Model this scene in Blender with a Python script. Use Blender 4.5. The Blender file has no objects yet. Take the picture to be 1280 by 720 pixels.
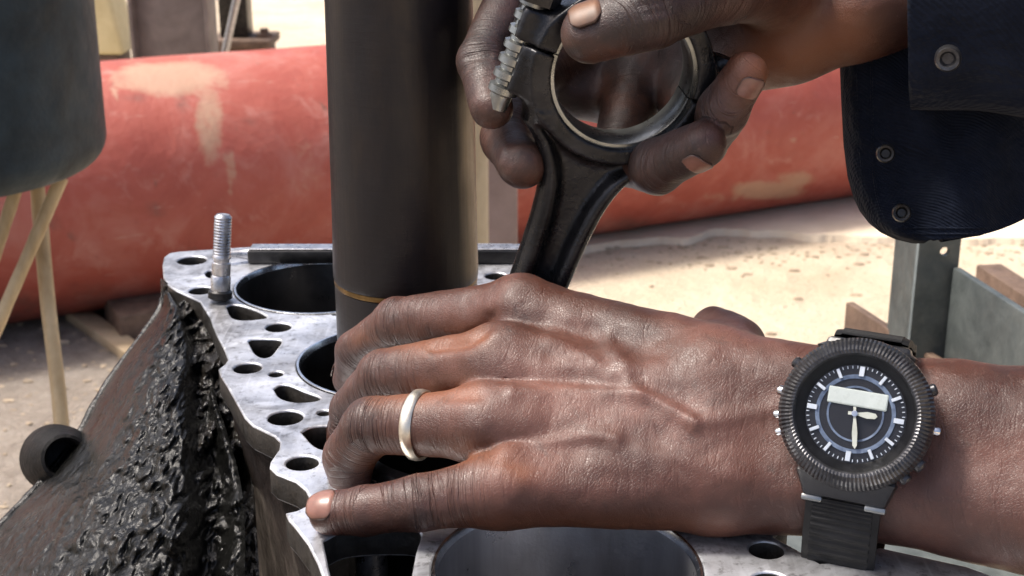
import bpy, bmesh, math, random
import numpy as np
from mathutils import Vector, Matrix

R = math.radians
S = bpy.context.scene
COL = S.collection
random.seed(7)
rng = np.random.default_rng(7)

# ------------------------------------------------------------------ camera, world, sun, exposure
FPX = 1760.0
PITCH = R(19)
CAM = np.array([0.0, 0.0, 1.0])
FW = np.array([0, math.cos(PITCH), -math.sin(PITCH)])
UP = np.array([0, math.sin(PITCH), math.cos(PITCH)])
RT = np.array([1.0, 0, 0])
cd = bpy.data.cameras.new('camera')
cam = bpy.data.objects.new('camera', cd)
COL.objects.link(cam)
cam.location = CAM
cam.rotation_euler = (R(90) - PITCH, 0, 0)
cd.sensor_width = 36
cd.lens = 36 * FPX / 1280
cd.clip_start = 0.02
cd.clip_end = 500
cd.dof.use_dof = True
cd.dof.focus_distance = 0.47
cd.dof.aperture_fstop = 34
S.camera = cam

w = bpy.data.worlds.new('World')
S.world = w
w.use_nodes = True
wn = w.node_tree
bg = wn.nodes['Background']
sky = wn.nodes.new('ShaderNodeTexSky')
sky.sky_type = 'NISHITA'
sky.sun_disc = False
SUN_EL, SUN_AZ = R(61), R(-84)          # azimuth clockwise from +y
sky.sun_elevation = SUN_EL
sky.sun_rotation = SUN_AZ
sky.air_density = 0.7
sky.dust_density = 6.0
sky.ozone_density = 1.0
wn.links.new(sky.outputs[0], bg.inputs[0])
bg.inputs[1].default_value = 0.15
sd = bpy.data.lights.new('sun', 'SUN')
sd.energy = 2.8
sd.angle = R(10)
sd.color = (1, 0.95, 0.87)
so = bpy.data.objects.new('sun', sd)
COL.objects.link(so)
sdir = Vector((math.sin(SUN_AZ) * math.cos(SUN_EL), math.cos(SUN_AZ) * math.cos(SUN_EL), math.sin(SUN_EL)))
so.rotation_euler = sdir.to_track_quat('Z', 'Y').to_euler()
so.location = (0, 0, 5)
S.view_settings.view_transform = 'Standard'
S.view_settings.look = 'None'
S.view_settings.exposure = 0.9
S.view_settings.gamma = 1.0
S.render.engine = 'CYCLES'

# ------------------------------------------------------------------ helpers
def P(u, v, d):
    """point seen at (u, v) of the 1280 x 720 photograph at forward distance d (m)"""
    return CAM + d * (FW + RT * ((u - 640) / FPX) + UP * ((360 - v) / FPX))

def on_plane(u, v, z):
    r = FW + RT * ((u - 640) / FPX) + UP * ((360 - v) / FPX)
    return CAM + r * ((z - CAM[2]) / r[2])

def on_y(u, v, y):
    r = FW + RT * ((u - 640) / FPX) + UP * ((360 - v) / FPX)
    return CAM + r * ((y - CAM[1]) / r[1])

def to_px(p):
    q = np.asarray(p) - CAM
    d = q @ FW
    return 640 + FPX * (q @ RT) / d, 360 - FPX * (q @ UP) / d, d

def nrm(a):
    a = np.asarray(a, float)
    return a / np.linalg.norm(a)

def link(o, parent=None):
    COL.objects.link(o)
    if parent is not None:
        o.parent = parent
        o.matrix_parent_inverse = parent.matrix_basis.inverted()
    return o

def mesh_obj(name, verts, faces, mat, parent=None, smooth=True):
    me = bpy.data.meshes.new(name)
    me.from_pydata([tuple(map(float, v)) for v in verts], [], [tuple(map(int, f)) for f in faces])
    me.update()
    if smooth:
        me.polygons.foreach_set('use_smooth', [True] * len(me.polygons))
    if mat:
        me.materials.append(mat)
    o = bpy.data.objects.new(name, me)
    return link(o, parent)

def bm_obj(name, bm, mat, parent=None, smooth=False, angle=None):
    bmesh.ops.recalc_face_normals(bm, faces=bm.faces[:])
    me = bpy.data.meshes.new(name)
    bm.to_mesh(me)
    bm.free()
    if smooth:
        me.polygons.foreach_set('use_smooth', [True] * len(me.polygons))
        if angle:
            try:
                me.set_sharp_from_angle(angle=angle)
            except Exception:
                pass
    if mat:
        me.materials.append(mat)
    return link(bpy.data.objects.new(name, me), parent)

def empty(name, loc, label, cat, group=None):
    o = bpy.data.objects.new(name, None)
    o.empty_display_size = 0.02
    o.location = tuple(map(float, loc))
    COL.objects.link(o)
    tag(o, label, cat, group)
    return o

def tag(o, label=None, cat=None, group=None, kind=None):
    if label: o['label'] = label
    if cat: o['category'] = cat
    if group: o['group'] = group
    if kind: o['kind'] = kind
    return o

def frame(z, y):
    """rotation matrix (columns x,y,z) with z exact and y as close as can be"""
    z = nrm(z); x = nrm(np.cross(y, z)); y = np.cross(z, x)
    return np.stack([x, y, z], 1)

def M4(rot, loc):
    m = Matrix.Identity(4)
    for i in range(3):
        for j in range(3):
            m[i][j] = float(rot[i][j])
        m[i][3] = float(loc[i])
    return m

def bm_lathe(bm, prof, n=48, mat=None, close=False):
    """prof: (r, z) list"""
    rings = []
    for r, z in prof:
        if r <= 1e-7:
            rings.append([bm.verts.new((0, 0, z))])
        else:
            rings.append([bm.verts.new((r * math.cos(2 * math.pi * i / n), r * math.sin(2 * math.pi * i / n), z)) for i in range(n)])
    if close: rings.append(rings[0])
    for a, b in zip(rings[:-1], rings[1:]):
        for i in range(n):
            j = (i + 1) % n
            if len(a) == 1 and len(b) == 1: continue
            if len(a) == 1: bm.faces.new((a[0], b[i], b[j]))
            elif len(b) == 1: bm.faces.new((a[i], b[0], a[j]))
            else: bm.faces.new((a[i], b[i], b[j], a[j]))
    return bm

def lathe(name, prof, mat, parent=None, mtx=None, n=48, smooth=True, close=False):
    bm = bmesh.new()
    bm_lathe(bm, prof, n, close=close)
    if mtx is not None: bmesh.ops.transform(bm, matrix=mtx, verts=bm.verts[:])
    return bm_obj(name, bm, mat, parent, smooth, R(40))

def bm_box(bm, lo, hi, mtx=None, bevel=0, seg=2):
    r = bmesh.ops.create_cube(bm, size=1)
    vs = r['verts']
    for v in vs:
        v.co = Vector([lo[i] + (v.co[i] + .5) * (hi[i] - lo[i]) for i in range(3)])
    if bevel:
        es = list({e for v in vs for e in v.link_edges})
        rr = bmesh.ops.bevel(bm, geom=es, offset=bevel, segments=seg, affect='EDGES', profile=.5)
        vs = list({v for v in rr['verts']} | {v for v in vs if v.is_valid})
    if mtx is not None:
        bmesh.ops.transform(bm, matrix=mtx, verts=vs)
    return vs

def box(name, lo, hi, mat, parent=None, mtx=None, bevel=0.0, seg=2):
    bm = bmesh.new()
    bm_box(bm, lo, hi, mtx, bevel, seg)
    return bm_obj(name, bm, mat, parent, bool(bevel), R(35))

def tube(name, pts, rad, mat, parent=None, n=14, caps=True, flat=None):
    """swept round tube through pts; rad is a number or one per point"""
    pts = [np.asarray(p, float) for p in pts]
    if not hasattr(rad, '__len__'): rad = [rad] * len(pts)
    bm = bmesh.new()
    prev = None
    rings = []
    up = np.array([0.13, 0.2, 0.97])
    for i, p in enumerate(pts):
        t = nrm(pts[min(i + 1, len(pts) - 1)] - pts[max(i - 1, 0)])
        x = np.cross(up, t)
        if np.linalg.norm(x) < 1e-3: x = np.cross([1, 0, 0], t)
        x = nrm(x); y = np.cross(t, x)
        rings.append([bm.verts.new(p + rad[i] * (x * math.cos(a) + y * math.sin(a))) for a in [2 * math.pi * k / n for k in range(n)]])
    for a, b in zip(rings[:-1], rings[1:]):
        for k in range(n):
            bm.faces.new((a[k], a[(k + 1) % n], b[(k + 1) % n], b[k]))
    if caps:
        bm.faces.new(rings[0][::-1]); bm.faces.new(rings[-1])
    return bm_obj(name, bm, mat, parent, True, R(50))

def spline(pts, n):
    """Catmull-Rom resample"""
    p = np.asarray(pts, float)
    q = np.vstack([2 * p[0] - p[1], p, 2 * p[-1] - p[-2]])
    out = []
    m = len(p) - 1
    for s in np.linspace(0, m, n):
        i = min(int(s), m - 1); t = s - i
        a, b, c, d = q[i], q[i + 1], q[i + 2], q[i + 3]
        out.append(.5 * (2 * b + (c - a) * t + (2 * a - 5 * b + 4 * c - d) * t * t + (3 * b - a - 3 * c + d) * t ** 3))
    return np.array(out)

def interp(x, xs, ys):
    return np.interp(x, xs, ys)

# value noise in numpy
_perm = rng.random((64, 64, 64)).astype(np.float32)
def vnoise(p):
    p = np.asarray(p)
    i = np.floor(p).astype(int); f = p - i
    f = f * f * (3 - 2 * f)
    i &= 63; j = (i + 1) & 63
    x0, y0, z0 = i[..., 0], i[..., 1], i[..., 2]; x1, y1, z1 = j[..., 0], j[..., 1], j[..., 2]
    fx, fy, fz = f[..., 0], f[..., 1], f[..., 2]
    L = lambda a, b, t: a + (b - a) * t
    return L(L(L(_perm[x0, y0, z0], _perm[x1, y0, z0], fx), L(_perm[x0, y1, z0], _perm[x1, y1, z0], fx), fy),
             L(L(_perm[x0, y0, z1], _perm[x1, y0, z1], fx), L(_perm[x0, y1, z1], _perm[x1, y1, z1], fx), fy), fz) - .5
def fbm(p, o=4):
    p = np.asarray(p, float)
    s = 0; a = 1
    for k in range(o):
        s = s + a * vnoise(p * 2 ** k + 17.3 * k); a *= .5
    return s

# ------------------------------------------------------------------ materials
def new_mat(name):
    m = bpy.data.materials.new(name)
    m.use_nodes = True
    nt = m.node_tree
    return m, nt, nt.nodes['Principled BSDF']

class NB:
    """small node builder"""
    def __init__(s, nt): s.nt = nt; s.tc = None
    def n(s, t, **k):
        x = s.nt.nodes.new(t)
        for a, b in k.items(): setattr(x, a, b)
        return x
    def l(s, a, b): s.nt.links.new(a, b)
    def coord(s):
        if not s.tc: s.tc = s.n('ShaderNodeTexCoord')
        return s.tc.outputs['Object']
    def noise(s, scale, detail=5, rough=.6, dist=0, stretch=None):
        x = s.n('ShaderNodeTexNoise')
        x.inputs['Scale'].default_value = scale; x.inputs['Detail'].default_value = detail
        x.inputs['Roughness'].default_value = rough; x.inputs['Distortion'].default_value = dist
        c = s.coord()
        if stretch:
            mp = s.n('ShaderNodeMapping'); mp.inputs['Scale'].default_value = stretch
            s.l(c, mp.inputs[0]); c = mp.outputs[0]
        s.l(c, x.inputs['Vector'])
        return x.outputs['Fac']
    def voro(s, scale, feature='F1'):
        x = s.n('ShaderNodeTexVoronoi'); x.feature = feature
        x.inputs['Scale'].default_value = scale
        s.l(s.coord(), x.inputs['Vector'])
        return x.outputs['Distance']
    def ramp(s, fac, stops):
        x = s.n('ShaderNodeValToRGB')
        el = x.color_ramp.elements
        while len(el) < len(stops): el.new(.5)
        for e, (p, c) in zip(el, stops):
            e.position = p
            e.color = (c, c, c, 1) if not hasattr(c, '__len__') else (*c, 1)
        s.l(fac, x.inputs[0])
        return x.outputs[0]
    def mix(s, fac, a, b, mode='MIX'):
        x = s.n('ShaderNodeMix', data_type='RGBA', blend_type=mode)
        for sock, val in ((x.inputs[0], fac), (x.inputs[6], a), (x.inputs[7], b)):
            if hasattr(val, 'is_output'): s.l(val, sock)
            elif hasattr(val, '__len__'): sock.default_value = (*val, 1)
            else: sock.default_value = val if sock is x.inputs[0] else (val, val, val, 1)
        return x.outputs[2]
    def math(s, op, a, b=0):
        x = s.n('ShaderNodeMath', operation=op)
        for sock, val in ((x.inputs[0], a), (x.inputs[1], b)):
            if hasattr(val, 'is_output'): s.l(val, sock)
            else: sock.default_value = val
        return x.outputs[0]
    def attr(s, name):
        x = s.n('ShaderNodeAttribute'); x.attribute_name = name
        return x.outputs['Fac']
    def bump(s, h, dist, strength=1, normal=None):
        x = s.n('ShaderNodeBump')
        x.inputs['Strength'].default_value = strength; x.inputs['Distance'].default_value = dist
        s.l(h, x.inputs['Height'])
        if normal: s.l(normal, x.inputs['Normal'])
        return x.outputs[0]

def simple(name, c1, c2, rough=(.4, .6), metal=0.0, scale=60, bump=.0003, bscale=None, spec=.5, detail=6, stretch=None):
    m, nt, b = new_mat(name)
    nb = NB(nt)
    f = nb.noise(scale, detail, .65, .3, stretch)
    nb.l(nb.ramp(f, [(.32, c1), (.68, c2)]), b.inputs['Base Color'])
    g = nb.noise(scale * 2.3, 4)
    nb.l(nb.ramp(g, [(.3, rough[0]), (.7, rough[1])]), b.inputs['Roughness'])
    b.inputs['Metallic'].default_value = metal
    b.inputs['Specular IOR Level'].default_value = spec
    if bump:
        nb.l(nb.bump(nb.noise(bscale or scale * 4, 5, .6), bump), b.inputs['Normal'])
    return m

MAT = {}
# oily machined deck
m, nt, b = new_mat('deck_metal'); nb = NB(nt)
f = nb.noise(38, 7, .65, .6)
base = nb.ramp(f, [(.30, (.16, .16, .165)), (.45, (.42, .425, .445)), (.60, (.66, .675, .71))])
f2 = nb.noise(210, 5, .7)
base = nb.mix(nb.ramp(f2, [(.54, 0.0), (.70, .75)]), base, (.05, .045, .04))
fs = nb.noise(14, 6, .7, 1.0)
base = nb.mix(nb.ramp(fs, [(.54, 0.0), (.66, .6)]), base, (.10, .09, .08))
scr = nb.noise(500, 3, .5, 0, (1, .06, 1))
base = nb.mix(nb.ramp(scr, [(.55, 0.0), (.75, .35)]), base, (.75, .76, .8))
nb.l(base, b.inputs['Base Color'])
b.inputs['Metallic'].default_value = .75
nb.l(nb.ramp(nb.noise(60, 6, .7), [(.3, .26), (.7, .5)]), b.inputs['Roughness'])
nb.l(nb.bump(nb.math('ADD', scr, nb.noise(260, 5)), .00012), b.inputs['Normal'])
MAT['deck'] = m

MAT['rim'] = simple('bright_rim_steel', (.5, .5, .5), (.8, .8, .8), (.15, .3), 1.0, 150, .00005)
MAT['bore'] = simple('honed_bore', (.20, .20, .21), (.42, .42, .44), (.22, .42), .9, 30, .00006, 700, stretch=(1, 1, .15))
MAT['oily_bore'] = simple('oily_bore', (.010, .009, .009), (.04, .037, .035), (.25, .45), .6, 40, .0001)
MAT['hole'] = simple('oily_hole', (.008, .007, .006), (.03, .026, .022), (.35, .7), .2, 90, .0004)
MAT['wall'] = simple('oil_stained_casting', (.005, .004, .004), (.020, .015, .013), (.35, .6), 0, 32, .0010, 160, spec=.2)
MAT['steel'] = simple('worn_steel', (.30, .30, .31), (.62, .62, .64), (.2, .45), .95, 140, .00015)
MAT['dark_steel'] = simple('dark_oiled_steel', (.012, .012, .013), (.055, .052, .05), (.25, .5), .7, 60, .0002)
MAT['rod'] = simple('oiled_forged_steel', (.006, .006, .007), (.028, .028, .031), (.2, .40), .6, 70, .0003, 420)
MAT['shell'] = simple('bearing_shell_metal', (.10, .105, .10), (.34, .35, .34), (.22, .4), .9, 40, .00005)

# black glossy grease
m, nt, b = new_mat('wet_black_grease'); nb = NB(nt)
nb.l(nb.ramp(nb.noise(70, 6), [(.35, (.003, .003, .003)), (.7, (.02, .017, .014))]), b.inputs['Base Color'])
nb.l(nb.ramp(nb.noise(120, 4), [(.35, .06), (.7, .22)]), b.inputs['Roughness'])
nb.l(nb.bump(nb.noise(260, 4, .6), .0022), b.inputs['Normal'])
MAT['grease'] = m
m, nt, b = new_mat('oily_cast_housing'); nb = NB(nt)
nb.l(nb.ramp(nb.noise(26, 7, .7, .5), [(.32, (.002, .002, .002)), (.55, (.005, .005, .0045)), (.72, (.016, .0155, .014))]), b.inputs['Base Color'])
nb.l(nb.ramp(nb.noise(45, 5), [(.35, .14), (.7, .36)]), b.inputs['Roughness'])
b.inputs['Metallic'].default_value = 0
b.inputs['Specular IOR Level'].default_value = .3
h = nb.math('ADD', nb.noise(150, 6, .6), nb.math('MULTIPLY', nb.noise(45, 3), 1.2))
nb.l(nb.bump(h, .0017), b.inputs['Normal'])
MAT['housing'] = m
MAT['boss'] = simple('black_oily_boss', (.003, .003, .003), (.010, .009, .009), (.45, .65), 0, 60, .0008, 200, spec=.15)

# boring bar: dark steel, brownish in patches, tan band down its right side
m, nt, b = new_mat('spindle_steel'); nb = NB(nt)
f = nb.noise(26, 6, .6, .2, (1, 1, .25))
nb.l(nb.ramp(f, [(.3, (.006, .005, .006)), (.55, (.012, .010, .011)), (.75, (.034, .024, .017))]), b.inputs['Base Color'])
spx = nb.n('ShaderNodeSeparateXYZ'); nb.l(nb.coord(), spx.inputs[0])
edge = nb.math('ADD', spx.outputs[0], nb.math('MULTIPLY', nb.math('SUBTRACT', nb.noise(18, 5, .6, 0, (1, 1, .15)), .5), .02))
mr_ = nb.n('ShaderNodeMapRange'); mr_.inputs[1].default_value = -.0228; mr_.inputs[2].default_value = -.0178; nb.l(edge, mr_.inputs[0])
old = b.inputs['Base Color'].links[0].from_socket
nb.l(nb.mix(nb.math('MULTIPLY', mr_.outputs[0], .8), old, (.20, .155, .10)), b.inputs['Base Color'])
b.inputs['Metallic'].default_value = .4
nb.l(nb.ramp(nb.noise(50, 7, .75, .5), [(.3, .30), (.7, .50)]), b.inputs['Roughness'])
nb.l(nb.bump(nb.math('ADD', nb.noise(300, 5, .7, 0, (.15, .15, 1)), nb.math('MULTIPLY', nb.noise(500, 3, .6, 0, (1, 1, .04)), .5)), .00016), b.inputs['Normal'])
MAT['spindle'] = m
MAT['brass'] = simple('tarnished_brass', (.10, .062, .022), (.24, .15, .06), (.25, .45), .9, 120, .0001)

# skin
m, nt, b = new_mat('dark_brown_skin'); nb = NB(nt)
base = nb.ramp(nb.noise(34, 6, .6, .2), [(.3, (.034, .0118, .0075)), (.52, (.060, .0205, .0125)), (.72, (.100, .037, .024))])
base = nb.mix(nb.attr('pale'), base, (.20, .072, .030))
base = nb.mix(nb.math('MULTIPLY', nb.attr('ashy'), nb.ramp(nb.noise(120, 5, .7), [(.35, .35), (.65, .95)])), base, (.185, .088, .068))
base = nb.mix(nb.math('MULTIPLY', nb.attr('joint'), nb.ramp(nb.noise(190, 5, .7), [(.35, .25), (.6, .9)])), base, (.034, .017, .014))
grime = nb.math('MAXIMUM', nb.ramp(nb.noise(75, 7, .75, .4), [(.57, 0.0), (.72, .6)]), nb.math('MULTIPLY', nb.attr('oil'), nb.ramp(nb.noise(55, 6, .7, .4), [(.36, .35), (.6, .95)])))  # oil attribute also carries shade painted on the upper hand
base = nb.mix(grime, base, (.017, .0095, .008))
speck = nb.ramp(nb.noise(620, 3, .6), [(.62, 0.0), (.74, .35)])
base = nb.mix(speck, base, (.16, .095, .075))
nb.l(base, b.inputs['Base Color'])
b.inputs['Subsurface Weight'].default_value = .12
b.inputs['Subsurface Radius'].default_value = (1, .35, .2)
b.inputs['Subsurface Scale'].default_value = .0022
nb.l(nb.ramp(nb.noise(150, 5, .7), [(.3, .36), (.7, .58)]), b.inputs['Roughness'])
b.inputs['Specular IOR Level'].default_value = .5
vo = nb.voro(1200, 'DISTANCE_TO_EDGE')
wr = nb.noise(330, 4, .6, .5)
fine = nb.bump(nb.math('ADD', nb.math('MINIMUM', nb.math('MULTIPLY', vo, 4.0), .5), nb.math('MULTIPLY', wr, 1.2)), .00009)
def stretched(kx, k, detail, dist):
    x = nb.n('ShaderNodeTexNoise'); x.inputs['Scale'].default_value = 1; x.inputs['Detail'].default_value = detail; x.inputs['Distortion'].default_value = dist
    vm = nb.n('ShaderNodeVectorMath', operation='SCALE'); nb.l(nb.coord(), vm.inputs[0]); vm.inputs['Scale'].default_value = k
    cb = nb.n('ShaderNodeCombineXYZ'); nb.l(nb.math('MULTIPLY', nb.attr('axial'), kx), cb.inputs[0])
    ad = nb.n('ShaderNodeVectorMath', operation='ADD'); nb.l(vm.outputs[0], ad.inputs[0]); nb.l(cb.outputs[0], ad.inputs[1])
    nb.l(ad.outputs[0], x.inputs['Vector'])
    return x.outputs['Fac']
crease = nb.ramp(stretched(800, 45, 3, .5), [(.36, 0.0), (.5, 1.0)])
jn = nb.bump(nb.math('MULTIPLY', nb.attr('joint'), crease), .0008, 1, fine)
lines = nb.ramp(stretched(520, 110, 3, .8), [(.34, 0.0), (.47, 1.0)])
nb.l(nb.bump(lines, .00007, 1, jn), b.inputs['Normal'])
MAT['skin'] = m
m, nt, b = new_mat('fingernail'); nb = NB(nt)
nc = nb.ramp(nb.noise(180, 4), [(.3, (.15, .064, .045)), (.7, (.24, .12, .09))])
nb.l(nb.mix(nb.attr('rim'), nc, (.035, .018, .014)), b.inputs['Base Color'])
b.inputs['Roughness'].default_value = .3
b.inputs['Subsurface Weight'].default_value = .1
b.inputs['Subsurface Scale'].default_value = .001
MAT['nail'] = m
m, nt, b = new_mat('oil_stained_nail'); nb = NB(nt)
nc = nb.ramp(nb.noise(160, 5), [(.3, (.06, .023, .008)), (.7, (.14, .056, .019))])
nb.l(nb.mix(nb.attr('rim'), nc, (.03, .014, .010)), b.inputs['Base Color'])
b.inputs['Roughness'].default_value = .5
MAT['stained_nail'] = m
MAT['silver'] = simple('silver_ring', (.62, .56, .45), (.82, .76, .64), (.3, .42), 1.0, 300, .00003)

# cloth
m, nt, b = new_mat('navy_workwear'); nb = NB(nt)
nb.l(nb.ramp(nb.noise(60, 6, .7), [(.3, (.004, .006, .012)), (.7, (.010, .014, .026))]), b.inputs['Base Color'])
b.inputs['Roughness'].default_value = .9
b.inputs['Specular IOR Level'].default_value = .12
b.inputs['Sheen Weight'].default_value = .04
wv = nb.n('ShaderNodeTexWave'); wv.inputs['Scale'].default_value = 420; wv.bands_direction = 'DIAGONAL'
nb.l(nb.coord(), wv.inputs['Vector'])
bn = nb.bump(wv.outputs['Fac'], .0002)
nb.l(nb.bump(nb.noise(24, 5, .6, .6), .009, 1, bn), b.inputs['Normal'])
MAT['cloth'] = m

# red drum
m, nt, b = new_mat('worn_red_paint'); nb = NB(nt)
f = nb.noise(6, 8, .65, .6)
red = nb.ramp(f, [(.28, (.25, .046, .030)), (.5, (.325, .072, .048)), (.72, (.38, .135, .105))])
red = nb.mix(nb.ramp(nb.noise(40, 6, .7), [(.6, 0.0), (.75, .5)]), red, (.20, .05, .035))
red = nb.mix(nb.ramp(nb.noise(14, 7, .7, .5), [(.56, 0.0), (.72, .45)]), red, (.50, .27, .22))
chip = nb.ramp(nb.noise(16, 9, .8, .8), [(.615, 0.0), (.635, .8)])
red = nb.mix(chip, red, (.17, .075, .05))
scr = nb.ramp(nb.noise(60, 5, .7, .2, (.12, .12, 1.6)), [(.66, 0.0), (.70, .55)])
red = nb.mix(scr, red, (.46, .30, .24))
wmask = nb.ramp(nb.math('ADD', nb.math('MULTIPLY', nb.attr('wear'), .55), nb.math('MULTIPLY', nb.noise(19, 9, .78, .5), .8)), [(.62, 0.0), (.72, .55), (.86, .95)])
red = nb.mix(nb.math('MULTIPLY', wmask, .8), red, (.40, .265, .175))
red = nb.mix(nb.math('MULTIPLY', nb.attr('grime'), nb.ramp(nb.noise(34, 6, .7), [(.35, .15), (.6, 1.0)])), red, (.12, .06, .045))
nb.l(red, b.inputs['Base Color'])
nb.l(nb.ramp(nb.noise(22, 6, .7), [(.35, .42), (.65, .72)]), b.inputs['Roughness'])
nb.l(nb.bump(nb.math('ADD', nb.noise(7, 4), nb.math('MULTIPLY', nb.noise(90, 5), .12)), .006), b.inputs['Normal'])
MAT['red'] = m

# ground
m, nt, b = new_mat('sandy_yard'); nb = NB(nt)
f = nb.noise(2.2, 8, .68, .4)
sand = nb.ramp(f, [(.3, (.50, .405, .285)), (.52, (.63, .525, .385)), (.72, (.71, .615, .48))])
fl = nb.ramp(nb.noise(34, 7, .75, .6, (.6, 1.5, 1)), [(.60, 0.0), (.72, .45)])
fl = nb.math('MULTIPLY', fl, nb.ramp(nb.noise(3.1, 4, .6), [(.45, 0.0), (.6, 1.0)]))
sand = nb.mix(fl, sand, (.27, .19, .12))
pk = nb.ramp(nb.noise(1.3, 5, .6), [(.5, 0.0), (.68, .5)])
sand = nb.mix(pk, sand, (.55, .42, .35))
grey = nb.ramp(nb.noise(16, 8, .75, .4), [(.3, (.20, .165, .135)), (.55, (.30, .26, .22)), (.75, (.36, .32, .275))])  # grey tone paints in the shade lying over the left yard
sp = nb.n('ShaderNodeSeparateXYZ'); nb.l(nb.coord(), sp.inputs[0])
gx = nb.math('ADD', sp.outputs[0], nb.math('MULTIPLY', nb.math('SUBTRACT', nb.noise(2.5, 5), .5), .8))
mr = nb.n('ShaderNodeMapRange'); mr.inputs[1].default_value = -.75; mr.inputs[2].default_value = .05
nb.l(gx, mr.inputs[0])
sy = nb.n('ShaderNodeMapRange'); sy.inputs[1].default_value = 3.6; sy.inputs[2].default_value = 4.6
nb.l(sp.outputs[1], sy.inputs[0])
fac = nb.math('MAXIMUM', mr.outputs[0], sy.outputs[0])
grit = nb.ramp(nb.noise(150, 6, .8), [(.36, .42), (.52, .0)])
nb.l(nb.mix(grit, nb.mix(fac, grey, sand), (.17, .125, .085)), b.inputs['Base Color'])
b.inputs['Roughness'].default_value = .9
b.inputs['Specular IOR Level'].default_value = .2
nb.l(nb.bump(nb.math('ADD', nb.noise(24, 8, .7), nb.math('MULTIPLY', nb.noise(4, 5), 1.5)), .02), b.inputs['Normal'])
MAT['ground'] = m
MAT['slab'] = simple('pale_concrete', (.58, .48, .35), (.70, .60, .46), (.85, .95), 0, 7, .003, 60, spec=.2, detail=8)
MAT['stone'] = simple('small_stones', (.26, .20, .14), (.44, .36, .26), (.8, .95), 0, 30, .001, spec=.2)
MAT['teal'] = simple('blue_grey_paint', (.006, .013, .018), (.026, .046, .060), (.45, .65), 0, 16, .0012, 70, spec=.3, detail=9)
MAT['teal_rim'] = simple('worn_tank_rim', (.10, .10, .10), (.3, .3, .29), (.4, .6), .3, 40, .0005)
MAT['hose'] = simple('yellowed_hose', (.36, .25, .12), (.60, .47, .28), (.4, .6), 0, 26, .0008, 80, stretch=(1, 1, .4))
MAT['cream'] = simple('yellowed_plastic', (.52, .44, .24), (.62, .54, .32), (.5, .65), 0, 14, .0008)
MAT['greypost'] = simple('rust_grey_steel', (.14, .115, .105), (.25, .215, .20), (.5, .7), .15, 9, .001, 60, detail=9)
MAT['beige'] = simple('beige_painted_steel', (.34, .27, .17), (.48, .40, .27), (.4, .6), 0, 14, .0006)
MAT['mauve'] = simple('dusty_mauve_steel', (.17, .125, .12), (.24, .185, .18), (.5, .7), .1, 14, .0006)
MAT['rust'] = simple('brown_rust', (.07, .042, .028), (.17, .11, .075), (.6, .85), .1, 34, .0012, 150)
MAT['greysteel'] = simple('grey_green_steel', (.055, .066, .066), (.12, .135, .13), (.4, .6), .35, 30, .0006, 140)
MAT['wood'] = simple('weathered_wood', (.30, .22, .13), (.48, .37, .24), (.7, .9), 0, 20, .001, 90, stretch=(.2, 1, 1))
MAT['rubber'] = simple('black_rubber', (.004, .004, .004), (.010, .010, .011), (.5, .7), 0, 90, .0001, spec=.25)
MAT['resin'] = simple('black_watch_resin', (.006, .006, .007), (.016, .016, .018), (.28, .42), .1, 200, .00008)
MAT['gunmetal'] = simple('gunmetal_bezel', (.03, .03, .032), (.075, .075, .08), (.25, .4), .7, 300, .00004)
MAT['dial'] = simple('black_dial', (.006, .006, .008), (.012, .012, .015), (.3, .4), 0, 300, 0)
MAT['marker'] = simple('pale_marker', (.52, .57, .63), (.64, .69, .74), (.3, .4), .2, 300, 0)
MAT['chapter'] = simple('blue_grey_print', (.05, .075, .13), (.17, .22, .31), (.4, .5), .1, 260, 0)
MAT['lcd'] = simple('pale_lcd', (.48, .53, .50), (.55, .60, .57), (.25, .35), 0, 200, 0)
MAT['chrome'] = simple('polished_steel', (.55, .55, .55), (.75, .75, .75), (.12, .22), 1.0, 200, 0)
MAT['lume'] = simple('pale_lume_hand', (.48, .50, .42), (.60, .62, .55), (.35, .45), .1, 200, 0)
m = bpy.data.materials.new('watch_glass'); m.use_nodes = True
nt = m.node_tree; nt.nodes.clear(); nb = NB(nt)
tr = nb.n('ShaderNodeBsdfTransparent'); gl = nb.n('ShaderNodeBsdfGlossy'); gl.inputs['Roughness'].default_value = .03
fr = nb.n('ShaderNodeFresnel'); fr.inputs[0].default_value = 1.13
mx = nb.n('ShaderNodeMixShader'); out = nb.n('ShaderNodeOutputMaterial')
nb.l(fr.outputs[0], mx.inputs[0]); nb.l(tr.outputs[0], mx.inputs[1]); nb.l(gl.outputs[0], mx.inputs[2]); nb.l(mx.outputs[0], out.inputs[0])
MAT['glass'] = m

# ------------------------------------------------------------------ SDF modelling
def smin(a, b, k):
    if k <= 0: return np.minimum(a, b)
    h = np.clip(.5 + .5 * (b - a) / k, 0, 1)
    return b + (a - b) * h - k * h * (1 - h)

def f_caps(a, b, ra, rb):
    a = np.asarray(a, np.float32); b = np.asarray(b, np.float32); ba = b - a; l2 = float(ba @ ba) + 1e-12
    def fn(X, Y, Z):
        px, py, pz = X - a[0], Y - a[1], Z - a[2]
        t = np.clip((px * ba[0] + py * ba[1] + pz * ba[2]) / l2, 0, 1)
        return np.sqrt((px - t * ba[0]) ** 2 + (py - t * ba[1]) ** 2 + (pz - t * ba[2]) ** 2) - (ra + (rb - ra) * t)
    r = max(ra, rb)
    fn.lo = np.minimum(a, b) - r; fn.hi = np.maximum(a, b) + r
    return fn

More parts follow.
